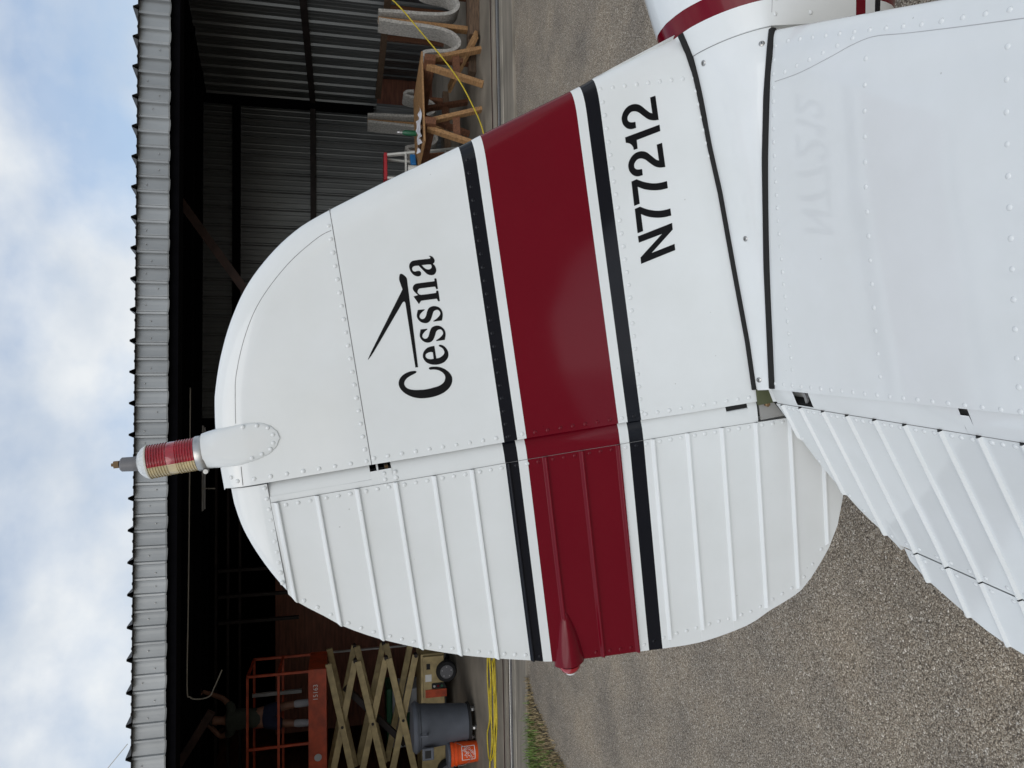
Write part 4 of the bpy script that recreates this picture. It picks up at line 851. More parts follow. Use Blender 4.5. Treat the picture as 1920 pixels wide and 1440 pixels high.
# --- elevators, drooped 20 degrees
ex = [p[0] for p in ELE_EDGE]; ey = [-p[1] for p in ELE_EDGE]
def ele_te(y):
    if y < ey[-1]: return interp(y, ey, ex)
    if y < 1.2: return interp(y, [ey[-1], .55, .8, 1.2], [ex[-1], -.478, -.480, -.44])
    return -.44*math.sqrt(max(0, 1-((y-1.2)/.32)**2.4))
def ele_seam(y): return interp(y, [.047, .2653, .61, 1.5], [0.0005, -.0049, -.0124, -.02])
ebeads = [.0698+.0001, .1293, .1981, .2645, .3333, .401, .4719, .5408] + [.5408+.0690*k for k in range(1, 14)]
def tab_x(y): return interp(y, [.2246, .4769], [-.3067, -.3309]) if y < .4769 else -.3309-.096*(y-.4769)*.2
TAB0, TAB1 = .2255, 0.95
def elevator(side):
    def P(x, y, z): return (x-.035, side*y, z+.03)
    ys = set(np.linspace(.0475, 1.5, 70).tolist())
    for b in ebeads:
        for q in (-.0064, -.0057, -.0050, -.0036, -.0022, -.0009, -.0004, .0008, .0019, .0028, .0036, .0044, .0052): ys.add(b+q)
    ys |= {TAB0-.0004, TAB0, TAB1, TAB1+.0004}
    ys = sorted(ys)
    def zt(x): return -.0145+.04*(x-.03)
    def part(lim, y0, y1):
        mb = MB()
        for top in (1, -1):
            rows = []
            for y in ys:
                if y < y0-1e-9 or y > y1+1e-9: continue
                xa, xb = lim(y)
                h = sum(bead(b-y if side < 0 else b-y) for b in ebeads); row = []
                for i in range(13):
                    x = xa+(xb-xa)*i/12
                    half = max(zt(x)+.03, .003)
                    row.append(P(x, y, -.03+top*(half+.0010+h)))
                row.append(P(xb-.0006, y, -.03)); rows.append(row)
            mb.grid(rows, top < 0)
        return mb
    el = part(lambda y: (ele_seam(y), ele_te(y) if not (TAB0 <= y <= TAB1) else tab_x(y)+.0016), .0475, 1.5).build('elevator', 'white_paint', plane, smooth=50)
    el.location = (.035, 0, -.03); el.rotation_euler = (0, R_(-20), 0)
    part(lambda y: (tab_x(y)-.0016, ele_te(y)), TAB0+.002, TAB1-.002).build('trim_tab', 'white_paint', el, smooth=50)
    # rounded nose in lengths between the hinge cut-outs
    for y0, y1 in ((.052, .1225), (.1725, .5225), (.5385, 1.49)):
        rows = []; n = max(2, int((y1-y0)/.04))
        for k in range(n+1):
            y = y0+(y1-y0)*k/n; s = ele_seam(y)
            pr = [(s-.004, .0140), (s+.010, .0150)] + [(.035+.0135*math.sin(a), .0135*math.cos(a)) for a in np.linspace(0, math.pi, 11)] + [(s, -.0150)]
            rows.append([P(x, y, -.03+z) for x, z in pr])
        MB().grid(rows).build('nose_skin', 'white_paint', el, smooth=60)
    for y0, y1, xe in ((.1225, .1725, .004), (.5225, .5385, .034)):
        rows = [[P(ele_seam(y)-.004, y, -.0160), P(ele_seam(y)+.004, y, -.0157), P(ele_seam(y)+max(xe-.008, .005), y, -.0150), P(ele_seam(y)+xe, y, -.0146)] for y in (y0, y1)]
        MB().grid(rows).build('nose_skin', 'white_paint', el)
    MB().tube([P(ele_seam(y)+.0005, y, zt(ele_seam(y))+.0008) for y in np.linspace(.05, 1.48, 30)], .0006, 4).build('panel_seam', 'seam_grey', el)
    MB().box(-.040, -.030, *((-1.4, -.07) if side < 0 else (.07, 1.4)), -.012, .010).build('spar', 'dark_void', el)
    MB().bar(P(.030, .140, -.030), P(.012, .156, -.018), .012, .004).build('hinge_bracket', 'alu', el)
    for b in ebeads[1:10]:  # dark wedges painted in for the shade at each bead's open front
        x = ele_seam(b)+.0012
        MB().add([P(x, b-.0062, zt(x)+.0004), P(x, b+.0046, zt(x)+.0004), P(x, b+.0012, zt(x)+.0046), P(x, b-.0022, zt(x)+.0046), P(x-.004, b, zt(x)+.0006)], [(0, 1, 2, 3), (0, 4, 1), (0, 3, 4), (3, 2, 4), (2, 1, 4)]).build('bead_shade', 'dark_void', el)
        if TAB0 < b < TAB1:
            x = tab_x(b)-.0012
            MB().add([P(x, b-.0056, zt(x)+.0004), P(x, b+.0042, zt(x)+.0004), P(x, b+.0010, zt(x)+.0044), P(x, b-.0020, zt(x)+.0044), P(x-.003, b, zt(x)+.0006)], [(0, 1, 2, 3), (0, 4, 1), (0, 3, 4), (3, 2, 4), (2, 1, 4)]).build('bead_shade', 'dark_void', el)
    if side < 0:
        for i in range(10):
            a, b = ebeads[i], ebeads[i+1]
            for q in (.25, .5, .78):
                y = a+(b-a)*q; x = ele_seam(y)-.008; rivet(el, P(x, y, zt(x)+.0010), UP)
        for i in range(2, 9):
            a, b = ebeads[i], ebeads[i+1]
            for q in (.22, .78):
                y = a+(b-a)*q
                if y > TAB0+.01:
                    rivet(el, P(tab_x(y)+.013, y, max(zt(tab_x(y)+.013), -.027)+.0010), UP); rivet(el, P(tab_x(y)-.014, y, max(zt(tab_x(y)-.014), -.027)+.0010), UP)
        for y in (.078, .098, .118, .143, .165, .185, .215):
            x = ele_te(y)+.016; rivet(el, P(x, y, zt(x)+.0010), UP)
    return el
ele_r = elevator(-1); ele_l = elevator(1)

# --- tail fairing between fin and stabilizer, rubber seals, screws
fbx, fbz = botx, botz
def fair_pt(x, s, side=-1):
    z0 = interp(x, fbx, fbz)-.004; y0 = .031
    y2 = root_y(x); z2 = interp(x, rootx, [p[2] for p in STAB_ROOT][::-1])+.001
    a = s*math.pi/2; k = min(1, max(0, (x-.1)/.5))     # flat at the rear, crowned at the front
    cu = (y0+(y2-y0)*math.sin(a), z2+(z0-z2)*math.cos(a)); li = (y0+(y2-y0)*s, z0+(z2-z0)*s)
    w = 0.15+0.5*k
    return (x, side*(li[0]+(cu[0]-li[0])*w), li[1]+(cu[1]-li[1])*w)
XF = 0.722
for side in (-1, 1):
    mb = MB(); mb.grid([[fair_pt(x, s, side) for s in np.linspace(0, 1, 14)] for x in np.linspace(.030, XF, 40)])
    fc = mb.build('tail_fairing', 'white_paint', plane, smooth=True)
    if side < 0:
        for x, s in ((.700, .14), (.693, .88), (.345, .42), (.052, .30)):
            p = Vector(fair_pt(x, s)); d1 = Vector(fair_pt(x, s+.02))-p; d2 = Vector(fair_pt(x+.01, s))-p
            n = d1.cross(d2).normalized(); n = n if n.y < 0 else -n
            q = n.to_track_quat('Z', 'Y').to_matrix().to_4x4()
            sc = MB().lathe([(.0056, -.001), (.0056, .0008), (.0040, .0022), (.0012, .0024)], 12).build('screw', 'steel', fc, smooth=40, mw=Matrix.Translation(p) @ q)
            MB().box(-.0028, .0028, -.0006, .0006, .0023, .0027).build('slot', 'dark_void', fc, mw=Matrix.Translation(p) @ q)
    mb = MB().tube([(x, side*.0305, interp(x, fbx, fbz)-.001) for x in np.linspace(.032, .768, 40)], [.0050]*30+[.0056]*6+[.0065, .007, .0075, .0075], 10)
    mb.build('fin_seal', 'rubber', plane, smooth=True)
    mb = MB().tube([(x, side*(root_y(x)+.004), interp(x, rootx, [p[2] for p in STAB_ROOT][::-1])+.001) for x in np.linspace(.034, .7139, 40)], .0074, 10)
    mb.build('stabilizer_seal', 'rubber', plane, smooth=True)
MB().box(-.002, .032, -.034, -.030, -.030, .006).build('hinge_post', 'olive_primer', plane)

# --- tail cone
def fsec(x):
    if x < .7222:
        top = interp(x, fbx, fbz)-.020; w = root_y(x)-.010
    else:
        top = interp(x, [.7225, .80, 1.2, 2.0, 3.0, 3.6], [.0665, .094, .15, .22, .38, .44]); w = interp(x, [.7225, 1.2, 2.0, 3.0, 3.6], [.1665, .235, .37, .50, .52])
    bot = interp(x, [0, .74, 2.0, 3.0, 3.6], [-.12, -.40, -.55, -.68, -.72])
    return top, w, bot
mb = MB(); rows = []
for x in sorted(set(np.linspace(0.0, .718, 16).tolist() + [.7215, .7225] + np.linspace(.735, 3.6, 60).tolist())):
    top, w, bot = fsec(x); zc = -.045-.09*max(0, x-.74); row = []
    for j in range(49):
        a = 2*math.pi*j/48; c, s = math.cos(a), math.sin(a)
        hz = (top-zc) if c > 0 else (zc-bot); e = 2/2.25 if c > 0 else 2/2.6
        if x > .722 and c >= -1e-9:
            f = min(1, abs(a if a <= math.pi else 2*math.pi-a)/(math.pi/2)); z2 = -.028-.10*(x-.7225); y0 = .024*min(1, f*8)
            li = (y0+(w-y0)*f, top+(z2-top)*f); cu = (y0+(w-y0)*math.sin(f*math.pi/2), z2+(top-z2)*math.cos(f*math.pi/2)); q = min(1, .65+(x-.7225)*1.2)
            row.append((x, math.copysign(li[0]+(cu[0]-li[0])*q, s), li[1]+(cu[1]-li[1])*q))
        else:
            if x > .722: zc2 = -.028-.10*(x-.7225); row.append((x, w*math.copysign(abs(s)**e, s), zc2+(zc2-bot)*math.copysign(abs(c)**e, c)))
            else: row.append((x, w*math.copysign(abs(s)**e, s), zc+hz*math.copysign(abs(c)**e, c)))
    rows.append(row)
rows.append([(3.62, 0, -.1)]*49); rows.insert(0, [(-.004, 0, -.05)]*49)
fus = mb.grid(rows).build('fuselage', 'fuselage_paint', plane, smooth=40)
MB().tube([fair_pt(XF, s) for s in np.linspace(0, 1, 14)], .0007, 4).build('panel_seam', 'seam_grey', fus)
def fus_pt(x, z):      # starboard side point of the tail cone
    top, w, bot = fsec(x); zc = -.028-.10*(x-.7225); hz = (top-zc) if z > zc else (zc-bot); e = 2.0 if z > zc else 2.6
    return (x, -w*max(0, 1-min(1, abs(z-zc)/hz)**e)**(1/e), z)
MB().tube([fus_pt(x, -.030-.1*(x-.7225)) for x in np.linspace(.745, 1.6, 20)], .0008, 4).build('panel_seam', 'seam_light', fus)
for x in np.arange(.742, 1.6, .026):
    for z in (-.038-.1*(x-.7225), -.115-.1*(x-.7225)): rivet(fus, fus_pt(x, z), TOCAM)
# tail wheel down to the gravel
Ai = AM.inverted()
g = lambda x, y, z: tuple(Ai @ Vector((x, y, z)))
MB().tube([(.12, 0, -.13), (-.02, 0, -.22), tuple(Vector(g(-.16, 1.41, .20)))], [.022, .018, .014], 10).build('tail_spring', 'steel', plane)
tw = MB(); 
for r0, r1, wd in ((.10, .06, .03),):
    tw.lathe([(.05, -.03), (.085, -.032), (.10, -.018), (.10, .018), (.085, .032), (.05, .03)], 24, axis='Y')
me = tw.mesh('tail_wheel', 'tyre', 40); wv = Matrix.Translation(Ai @ Vector((-.17, 1.41, .07))) @ Matrix.Rotation(TAIL, 4, 'Y')
put('tail_wheel', me, plane, mw=wv)

# ------------------------------------------------------------------ things in and around the hangar (hangar axes)
# --- grass at the corner of the apron
def edge_x(y): return interp(y, [-3.0, -1.23, -.37, -.05], [-3.55, -3.3, -3.14, -2.92])
mb = MB(); ys = np.linspace(-3.0, -.095, 14)
mb.grid([[(-8.5, y, -.020), (edge_x(y)+.04*math.sin(y*9), y, -.024)] for y in ys])
tag(mb.build('grass_soil', 'soil', mw=HM), kind='structure')
random.seed(11)
def blades(n, keep, hmin, hmax):
    mb = MB()
    while n > 0:
        y = random.uniform(-2.9, -.10); x = random.uniform(-6.5, edge_x(y)+.08)
        if not keep(x, y): continue
        n -= 1; h = random.uniform(hmin, hmax); a = random.uniform(0, 6.28); w = random.uniform(.002, .0045); ln = random.uniform(.2, .9)*h
        dx, dy = math.cos(a), math.sin(a); px, py = -dy*w, dx*w
        v = [(x-px, y-py, -.025), (x+px, y+py, -.025), (x+dx*ln*.35+px*.8, y+dy*ln*.35+py*.8, -.025+h*.6), (x+dx*ln*.35-px*.8, y+dy*ln*.35-py*.8, -.025+h*.6), (x+dx*ln, y+dy*ln, -.025+h)]
        mb.add(v, [(0, 1, 2, 3), (3, 2, 4)])
    return mb
g1 = blades(15000, lambda x, y: random.random() < min(1, max(.04, (edge_x(y)-x)*2.6)) and (x < -3.25 or random.random() < .25), .03, .11).build('grass', 'grass_blade', mw=HM)
tag(g1, 'patch of green grass beside the hangar apron', 'grass', kind='stuff')
g2 = blades(5200, lambda x, y: random.random() < max(.08, 1-abs(edge_x(y)-x-.15)*2.2), .015, .07).build('dry_grass', 'dry_blade', mw=HM)
tag(g2, 'fringe of dry brown grass between gravel and green grass', 'grass', kind='stuff')

# --- right side: sawhorses with a plywood top
def sawhorse(x, y, label, rz=0):
    t = thing('sawhorse', label, 'sawhorse', HP(x, y, .004, rz), 'sawhorses under the plywood top')
    MB().box(-.045, .045, -.62, .62, .60, .735).build('top_beam', 'lumber_red', t, bevel=.004)
    for sy in (-.50, .50):
        for sx in (-1, 1):
            MB().bar((sx*.045, sy, .70), (sx*.26, sy*1.06, 0.0), .05, .085, (0, 1, 0)).build('leg', 'lumber' if sy < 0 else 'lumber_red', t)
        MB().bar((-.16, sy*1.03, .33), (.16, sy*1.03, .33), .02, .09).build('brace', 'lumber_red', t)
    return t
sawhorse(4.02, 2.05, 'wooden sawhorse under the plywood top, beside the carpet cradle', R_(12)); sawhorse(3.28, 2.10, 'wooden sawhorse under the plywood top, beside the step ladder', R_(8))
mb = MB().box(-.62, .62, -.52, .55, 0, .022); tag(mb.build('plywood_sheet', 'lumber', mw=HP(3.62, 2.05, .742, R_(8)), bevel=.003), 'weathered plywood sheet laid across two sawhorses', 'plywood')
MB_ = MB(); rows = []
random.seed(3)
for i in range(9):
    rows.append([(x, y, .008+.03*math.sin(i*1.7+j)*math.cos(j*1.1)**2+.02*random.random()) for j, (x, y) in enumerate([(-.22+.055*j+.01*random.random(), -.34+.05*i) for j in range(9)])])
MB_.grid(rows); tag(MB_.build('cloth', 'white_cloth', mw=HP(3.30, 1.86, .772, .2), smooth=True), 'crumpled white cloth lying on the plywood sheet', 'cloth')
t = thing('spray_bottle', 'teal bottle with pale cap standing on the plywood sheet', 'bottle', HP(3.52, 2.30, .766))
MB().lathe([(.034, 0), (.036, .01), (.036, .15), (.018, .19)], 16).build('body', 'green_plastic', t, smooth=40); MB().lathe([(.017, .19), (.017, .23), (.008, .26)], 12).build('cap', 'alu', t)
t = thing('heat_gun', 'blue hand tool lying on the plywood sheet', 'tool', HP(3.14, 2.28, .768, .6))
MB().bar((-.12, 0, .05), (.10, 0, .05), .07, .075).build('body', 'blue_plastic', t, bevel=.015); MB().bar((.02, 0, .05), (.06, .12, .02), .045, .035).build('handle', 'blue_plastic', t, bevel=.008)
t = thing('paint_can', 'small white can beside the blue tool on the plywood', 'can', HP(2.98, 2.18, .766))
MB().lathe([(.055, 0), (.055, .12), (.058, .122), (.058, .13), (.05, .13)], 18).build('body', 'ladder_white', t, smooth=30); MB().lathe([(.05, .1305), (.05, .134)], 18).build('lid', 'alu', t)
# step ladder with red cap
t = thing('step_ladder', 'white step ladder with a red top cap behind the fin', 'ladder', HP(3.36, 3.25, .004))
MB().box(-.20, .20, -.11, .11, 1.10, 1.15).build('top_cap', 'ladder_red', t, bevel=.01)
for sx in (-1, 1):
    MB().bar((sx*.17, -.07, 1.11), (sx*.25, -.34, 0), .03, .065, (0, 1, 0)).build('rail', 'ladder_white', t)
    MB().bar((sx*.16, .07, 1.11), (sx*.23, .40, 0), .025, .045, (0, 1, 0)).build('rear_rail', 'ladder_white', t)
for k in range(3):
    z = .28+.28*k; q = (1.11-z)/1.11; MB().box(-.17-.08*q, .17+.08*q, -.07-.27*q-.04, -.07-.27*q+.04, z-.012, z+.012).build('step', 'ladder_white', t)
MB().bar((-.19, .2, .6), (.19, .2, .6), .02, .03).build('cross_brace', 'alu', t)
t = thing('caulk_bottle', 'yellow squeeze bottle standing on the hangar floor by the ladder', 'bottle', HP(3.10, 3.05, .004))
MB().lathe([(.06, 0), (.06, .3), (.03, .36), (.03, .42)], 16).build('body', 'yellow_plastic', t, smooth=40); MB().lathe([(.033, .42), (.02, .47)], 12).build('cap', 'ladder_white', t)
# carpeted cradles for wings
def cradle(x, y, label, s=1.0, rz=0, slings=2):
    t = thing('wing_cradle', label, 'cradle', HP(x, y, .004, rz), 'carpet-lined wing cradles')
    MB().box(-.62*s, .62*s, -.06, .06, 0, .10).build('base_beam', 'lumber_dark', t, bevel=.006)
    MB().box(-.03, .03, -.05, .05, .10, 1.27*s).build('post', 'lumber', t, bevel=.004)
    for sx in ((-1, 1) if slings == 2 else (-1,)):
        MB().box(sx*.47*s-.03, sx*.47*s+.03, -.05, .05, .10, .66*s).build('outer_post', 'lumber_red', t, bevel=.004)
        pl = [(sx*.06, 1.27*s), (sx*.075, 1.0*s), (sx*.09, .60*s), (sx*.13*s, .36*s), (sx*.22*s, .245*s), (sx*.32*s, .25*s), (sx*.40*s, .38*s), (sx*.425*s, .60*s), (sx*.46*s, .70*s), (sx*.515*s, .66*s), (sx*.53*s, .56*s)]
        pts = smooth_pl([(a, 0, b) for a, b in pl], 6); rows = []
        for i, p in enumerate(pts):
            d = pts[min(i+1, len(pts)-1)]-pts[max(i-1, 0)]; nn = Vector((-d.z, 0, d.x)).normalized()*.023
            rows.append([(p.x+nn.x, -.13, p.z+nn.z), (p.x+nn.x, .13, p.z+nn.z), (p.x-nn.x, .13, p.z-nn.z), (p.x-nn.x, -.13, p.z-nn.z), (p.x+nn.x, -.13, p.z+nn.z)])
        MB().grid(rows).build('carpet_sling', 'carpet', t, smooth=45)
    return t
cradle(4.86, 2.0, 'tall wooden wing cradle with grey carpet slings on both sides of a post', 1.0, R_(4))
cradle(4.50, 4.35, 'far wooden wing cradle with carpet slings, behind the sawhorses', 1.05, R_(10))
tag(MB().bar((5.35, 1.66, .07), (4.62, 1.72, .07), .14, .13).build('timber', 'lumber_dark', mw=HM, bevel=.006), 'dark square timber lying on the hangar floor by the cradle', 'timber')
tag(MB().bar((4.58, 1.58, .055), (4.22, 2.4, .30), .14, .038).build('plank', 'lumber', mw=HM, bevel=.003), 'pale plank leaning between floor and sawhorse leg', 'plank')
# yellow cord from the ceiling to the floor, then along the threshold to a loose coil
pts = smooth_pl([(5.3, 1.5, 1.75), (4.82, 1.42, 1.14), (4.42, 1.40, .78), (3.97, 1.40, .40), (3.62, 1.40, .19), (3.2, 1.38, .03), (2.7, 1.36, .014), (1.2, 1.32, .013), (-.8, 1.36, .013), (-2.4, 1.30, .013), (-3.0, 1.36, .013)], 10)
tag(MB().tube(pts, .009, 8).build('extension_cord', 'cord_yellow', mw=HM, smooth=True), 'taut yellow cord hanging across the opening down to the floor', 'cord')
random.seed(21); pts = []
x = -3.0; 
for k in range(6):
    x0 = -3.05-.06*k; x1 = -5.0+.12*k+random.uniform(-.2, .2)
    yy = 1.36+.11*(k % 5)+random.uniform(-.03, .03)
    if k % 2: x0, x1 = x1, x0
    for q in range(6): pts.append((x0+(x1-x0)*q/5, yy+random.uniform(-.10, .10), .013+.003*k))
pts += [(-3.2, 1.30, .06), (-3.5, 1.24, .05), (-3.6, 1.33, .05)]
tag(MB().tube([tuple(p) for p in smooth_pl(pts, 6)], .009, 7).build('cord_coil', 'cord_yellow', mw=HM, smooth=True), 'loose bundle of yellow cord lying on the floor near the grey bin', 'cord')

# --- left side: scissor lift
t = lift = thing('scissor_lift', 'beige and orange scissor lift with raised platform inside the hangar', 'scissor lift', HP(-5.04, 4.6, .004))
XA, XB = -1.0, .96
MB().box(XA-.1, XB, .05, .85, .18, .56).build('chassis', 'beige_paint', t, bevel=.015)
MB().box(.28, XB-.02, -.03, .05, .20, .53).build('side_cabinet', 'beige_paint', t, bevel=.01)
MB().box(.30, .425, -.045, -.03, .16, .50).build('cabinet_panel', 'orange_paint', t, bevel=.004)
MB().box(.435, .52, -.05, -.03, .19, .40).build('control_panel', 'tyre', t, bevel=.004)
for z, mt in ((.24, 'green_plastic'), (.30, 'red_paint'), (.36, 'alu')): MB().lathe([(.018, -.05), (.018, -.062)], 12, axis='Y', base=(.478, 0, z)).build('button', mt, t)
MB().box(.55, .66, -.036, -.03, .40, .50).build('label_plate', 'print_white', t)
MB().box(.74, .83, -.034, -.029, .42, .48).build('label_plate', 'tyre', t)
for x in (.68+.02, -.85):
    for y in (-.04, .84):
        w = MB().lathe([(.10, -.06), (.15, -.062), (.165, -.04), (.165, .04), (.15, .062), (.10, .06)], 28, axis='Y', base=(x, y, .165)).build('wheel', 'tyre', t, smooth=40)
        MB().lathe([(.105, -.064), (.10, -.052), (.04, -.052)], 24, axis='Y', base=(x, y, .165)).build('hub', 'grey_plastic', w)
        for k in range(5): MB().lathe([(.010, -.066), (.010, -.050)], 8, axis='Y', base=(x+.075*math.cos(k*1.256), y, .165+.075*math.sin(k*1.256))).build('wheel_nut', 'alu', w)
lv = [.62, 1.09, 1.57, 2.02]
for i in range(3):
    z0, z1 = lv[i], lv[i+1]
    for y in (.02, .82):
        MB().bar((XA, y, z0+.02), (XB, y, z1-.02), .10, .05, (0, 1, 0)).build('scissor_arm', 'beige_paint', t, bevel=.006)
        MB().bar((XA, y+.06, z1-.02), (XB, y+.06, z0+.02), .10, .05, (0, 1, 0)).build('scissor_arm', 'beige_paint', t, bevel=.006)
        MB().lathe([(.022, -.04), (.022, .09)], 10, axis='Y', base=((XA+XB)/2, y, (z0+z1)/2)).build('pivot', 'dark_steel', t)
        for x in (XA, XB): MB().lathe([(.030, -.02), (.030, .10)], 10, axis='Y', base=(x, y, z0+.02)).build('pivot', 'dark_steel', t)
MB().bar((-.55, .4, .8), (.45, .4, 1.75), .09, .09).build('lift_cylinder', 'dark_steel', t)
MB().box(-1.25, .90, -.02, .86, 2.03, 2.08).build('deck', 'orange_paint', t, bevel=.006)
MB().box(-1.25, .90, -.03, -.02, 2.03, 2.30).build('toe_board', 'orange_paint', t); MB().box(.90, .91, -.03, .87, 2.03, 2.30).build('toe_board', 'orange_paint', t)
MB().box(-1.25, .905, -.045, -.03, 2.03, 2.08).build('deck_edge', 'orange_paint', t)
for z in (2.74, 3.19):
    for y in (0, .85): MB().bar((-1.25, y, z), (.88, y, z), .035, .035).build('guard_rail', 'orange_paint', t)
    for x in (.88, -1.25): MB().bar((x, 0, z), (x, .85, z), .035, .035).build('guard_rail', 'orange_paint', t)
for x in (.88, -.2, -1.25):
    for y in (0, .85): MB().bar((x, y, 2.08), (x, y, 3.205), .035, .035).build('rail_post', 'orange_paint', t)
def text_mesh(body, size, mat, name='text'):
    cu = bpy.data.curves.new(name, 'FONT'); cu.body = body; cu.size = size; cu.align_x = 'CENTER'; cu.align_y = 'CENTER'; cu.resolution_u = 3
    ob = bpy.data.objects.new(name, cu); COL.objects.link(ob)
    dg = bpy.context.evaluated_depsgraph_get(); me = bpy.data.meshes.new_from_object(ob.evaluated_get(dg))
    bpy.data.objects.remove(ob); me.materials.clear(); me.materials.append(MATS[mat]); return me
put('number', text_mesh('15163', .10, 'print_white'), t, mw=Matrix.Translation((.56, -.0325, 2.19)) @ Matrix.Rotation(R_(90), 4, 'X'))
MB().lathe([(.055, -.036), (.055, -.031)], 20, axis='Y', base=(-.42, 0, 2.16)).build('round_label', 'tote_white', t)
# tube lights leaning in the platform, tote behind the arms
tag(MB().box(-4.75, -4.70, 5.40, 5.46, 2.45, 3.22).build('tube_fixture', 'tote_white', mw=HM), 'grey lamp housing standing upright in the lift platform', 'lamp')
t = thing('storage_tote', 'pale tote with green lid standing behind the scissor arms', 'tote', HP(-5.5, 6.1, .004))
MB().box(-.5, .5, -.3, .3, 0, .95).build('body', 'tote_white', t, bevel=.03); MB().box(-.53, .53, -.33, .33, .95, 1.05).build('lid', 'green_plastic', t, bevel=.02); MB().box(-.2, .1, -.31, -.3, .35, .7).build('sticker', 'green_plastic', t)
tag(MB().box(-.012, .012, -.03, .03, 0, 2.2).build('upright', 'alu', mw=HP(-4.40, 6.3, .004)), 'thin aluminium upright leaning behind the scissor arms', 'upright')

# --- garbage can on a dolly
t = thing('garbage_can', 'round grey plastic garbage can on a wheeled dolly', 'garbage can', HP(-4.52, 2.95, .004))
MB().lathe([(.225, .10), (.235, .11), (.285, .66), (.29, .67), (.29, .76), (.305, .765), (.315, .78), (.315, .80), (.285, .80), (.28, .78), (.23, .13), (.02, .125)], 40).build('body', 'bin_plastic', t, smooth=35)
MB().lathe([(.33, .80), (.335, .82), (.30, .86), (.10, .885), (.0, .885)], 40).build('lid', 'bin_plastic', t, smooth=35)
for a in (2.2, 5.35):
    x, y = .30*math.cos(a-.6), .30*math.sin(a-.6); MB().tube([(x*1.0, y*1.0, .68), (x*1.2, y*1.2, .69), (x*1.2, y*1.2, .77), (x*1.0, y*1.0, .78)], .014, 6).build('handle', 'bin_plastic', t)
MB().box(-.33, -.17, -.31, -.27, .60, .755).build('handle_bracket', 'bin_plastic', t, bevel=.01); MB().box(-.30, -.20, -.312, -.308, .64, .72).build('handle_hole', 'dark_void', t)
d = MB().lathe([(.24, .065), (.25, .07), (.25, .10), (.24, .105)], 30).build('dolly', 'tyre', t, smooth=30)
for k in range(5):
    x, y = .20*math.cos(k*1.256+.9), .20*math.sin(k*1.256+.9); MB().lathe([(.034, -.015), (.034, .015)], 14, axis='X', base=(x, y, .034)).build('caster', 'alu', d)
    MB().box(x-.02, x+.02, y-.02, y+.02, .034, .068).build('caster_fork', 'steel', d)
# --- orange bucket with printed square
t = thing('bucket', 'orange plastic bucket with white printed lettering beside the grey can', 'bucket', HP(-4.86, 2.78, .004, R_(0)))
br = lambda z: .132+.018*z/.38
MB().lathe([(.130, 0), (.132, .005), (br(.28), .28), (br(.28)+.012, .282), (br(.30)+.012, .30), (br(.30), .302), (br(.33), .33), (br(.33)+.010, .332), (br(.36)+.010, .36), (br(.37), .37), (.14, .375), (.135, .37), (.125, .01), (.01, .009)], 36).build('body', 'bucket_orange', t, smooth=30)
MB().lathe([(.158, .375), (.16, .38), (.16, .405), (.155, .41), (.0, .41)], 36).build('lid', 'bin_plastic', t, smooth=30)
def wrap(me, cz, rot=0.0, a0=-1.25):
    for v in me.vertices:
        x, z = v.co.x*math.cos(rot)-v.co.y*math.sin(rot), v.co.x*math.sin(rot)+v.co.y*math.cos(rot)
        zz = cz+z; r = br(zz)+.0012; a = a0+x/r
        v.co = (r*math.cos(a), r*math.sin(a), zz)
    return me
for body, off, sz in (('THE', .045, .034), ('HOME', .004, .062), ('DEPOT', -.047, .048)):
    me = text_mesh(body, sz, 'print_white')
    for v in me.vertices: v.co.y += off
    put('print', wrap(me, .135, R_(45)), t)
mb = MB(); s_ = .088
for (ax, az), (bx, bz) in zip([(-s_, -s_), (s_, -s_), (s_, s_), (-s_, s_)], [(s_, -s_), (s_, s_), (-s_, s_), (-s_, -s_)]):
    L_ = 8
    for k in range(L_):
        p, q = (ax+(bx-ax)*k/L_, az+(bz-az)*k/L_), (ax+(bx-ax)*(k+1)/L_, az+(bz-az)*(k+1)/L_)
        w = .005; nx, nz = (0, w) if az == bz else (w, 0)
        mb.add([(p[0]-nx, p[1]-nz, 0), (q[0]-nx, q[1]-nz, 0), (q[0]+nx, q[1]+nz, 0), (p[0]+nx, p[1]+nz, 0)], [(0, 1, 2, 3)])
put('print', wrap(mb.mesh('print', 'print_white'), .135, 0), t)
MB().tube([(.150*math.cos(a)*1.02, -.150*abs(math.sin(a))-.01, .33-.22*abs(math.sin(a))) for a in np.linspace(0.05, math.pi-.05, 16)], .003, 6).build('bail', 'steel', t)

# --- ceiling fittings
t = thing('ceiling_light', 'unlit tube light fixture hanging under the dark hangar roof', 'ceiling light', HP(-1.0, 5.0, 3.92))
MB().box(-.67, .67, -.06, .06, -.02, .04).build('housing', 'tube_white', t, bevel=.01); MB().tube([(-.64, 0, -.035), (.64, 0, -.035)], .016, 10).build('tube', 'tote_white', t)
for x in (-.5, .5): MB().tube([(x, 0, .03), (x, 0, .28)], .004, 6).build('hanger', 'cable', t)
pts = smooth_pl([(x*.795, 2.5, 1.75+(z-1.75)*.795) for x, z in ((.16, 4.10), (-1.4, 4.105), (-3.2, 4.115), (-4.45, 4.125), (-4.62, 4.08), (-4.66, 3.95), (-4.63, 3.80), (-4.50, 3.73), (-4.25, 3.62))], 8)
tag(MB().tube(pts, .008, 7).build('hanging_cable', 'cable', mw=HM, smooth=True), 'pale cable strung under the roof and looping down towards the lift', 'cable')
pts = [(-.1-.09*k, 4.2, 3.97+.01*math.sin(k)) for k in range(9)]
tag(MB().tube([(-1.28, 4.6, 4.06)]+[(-1.28-.002*k, 4.6, 4.06-.05*k) for k in range(1, 9)], .010, 6).build('chain', 'cable', mw=HM), 'short chain hanging under the roof beside the fin tip', 'chain')

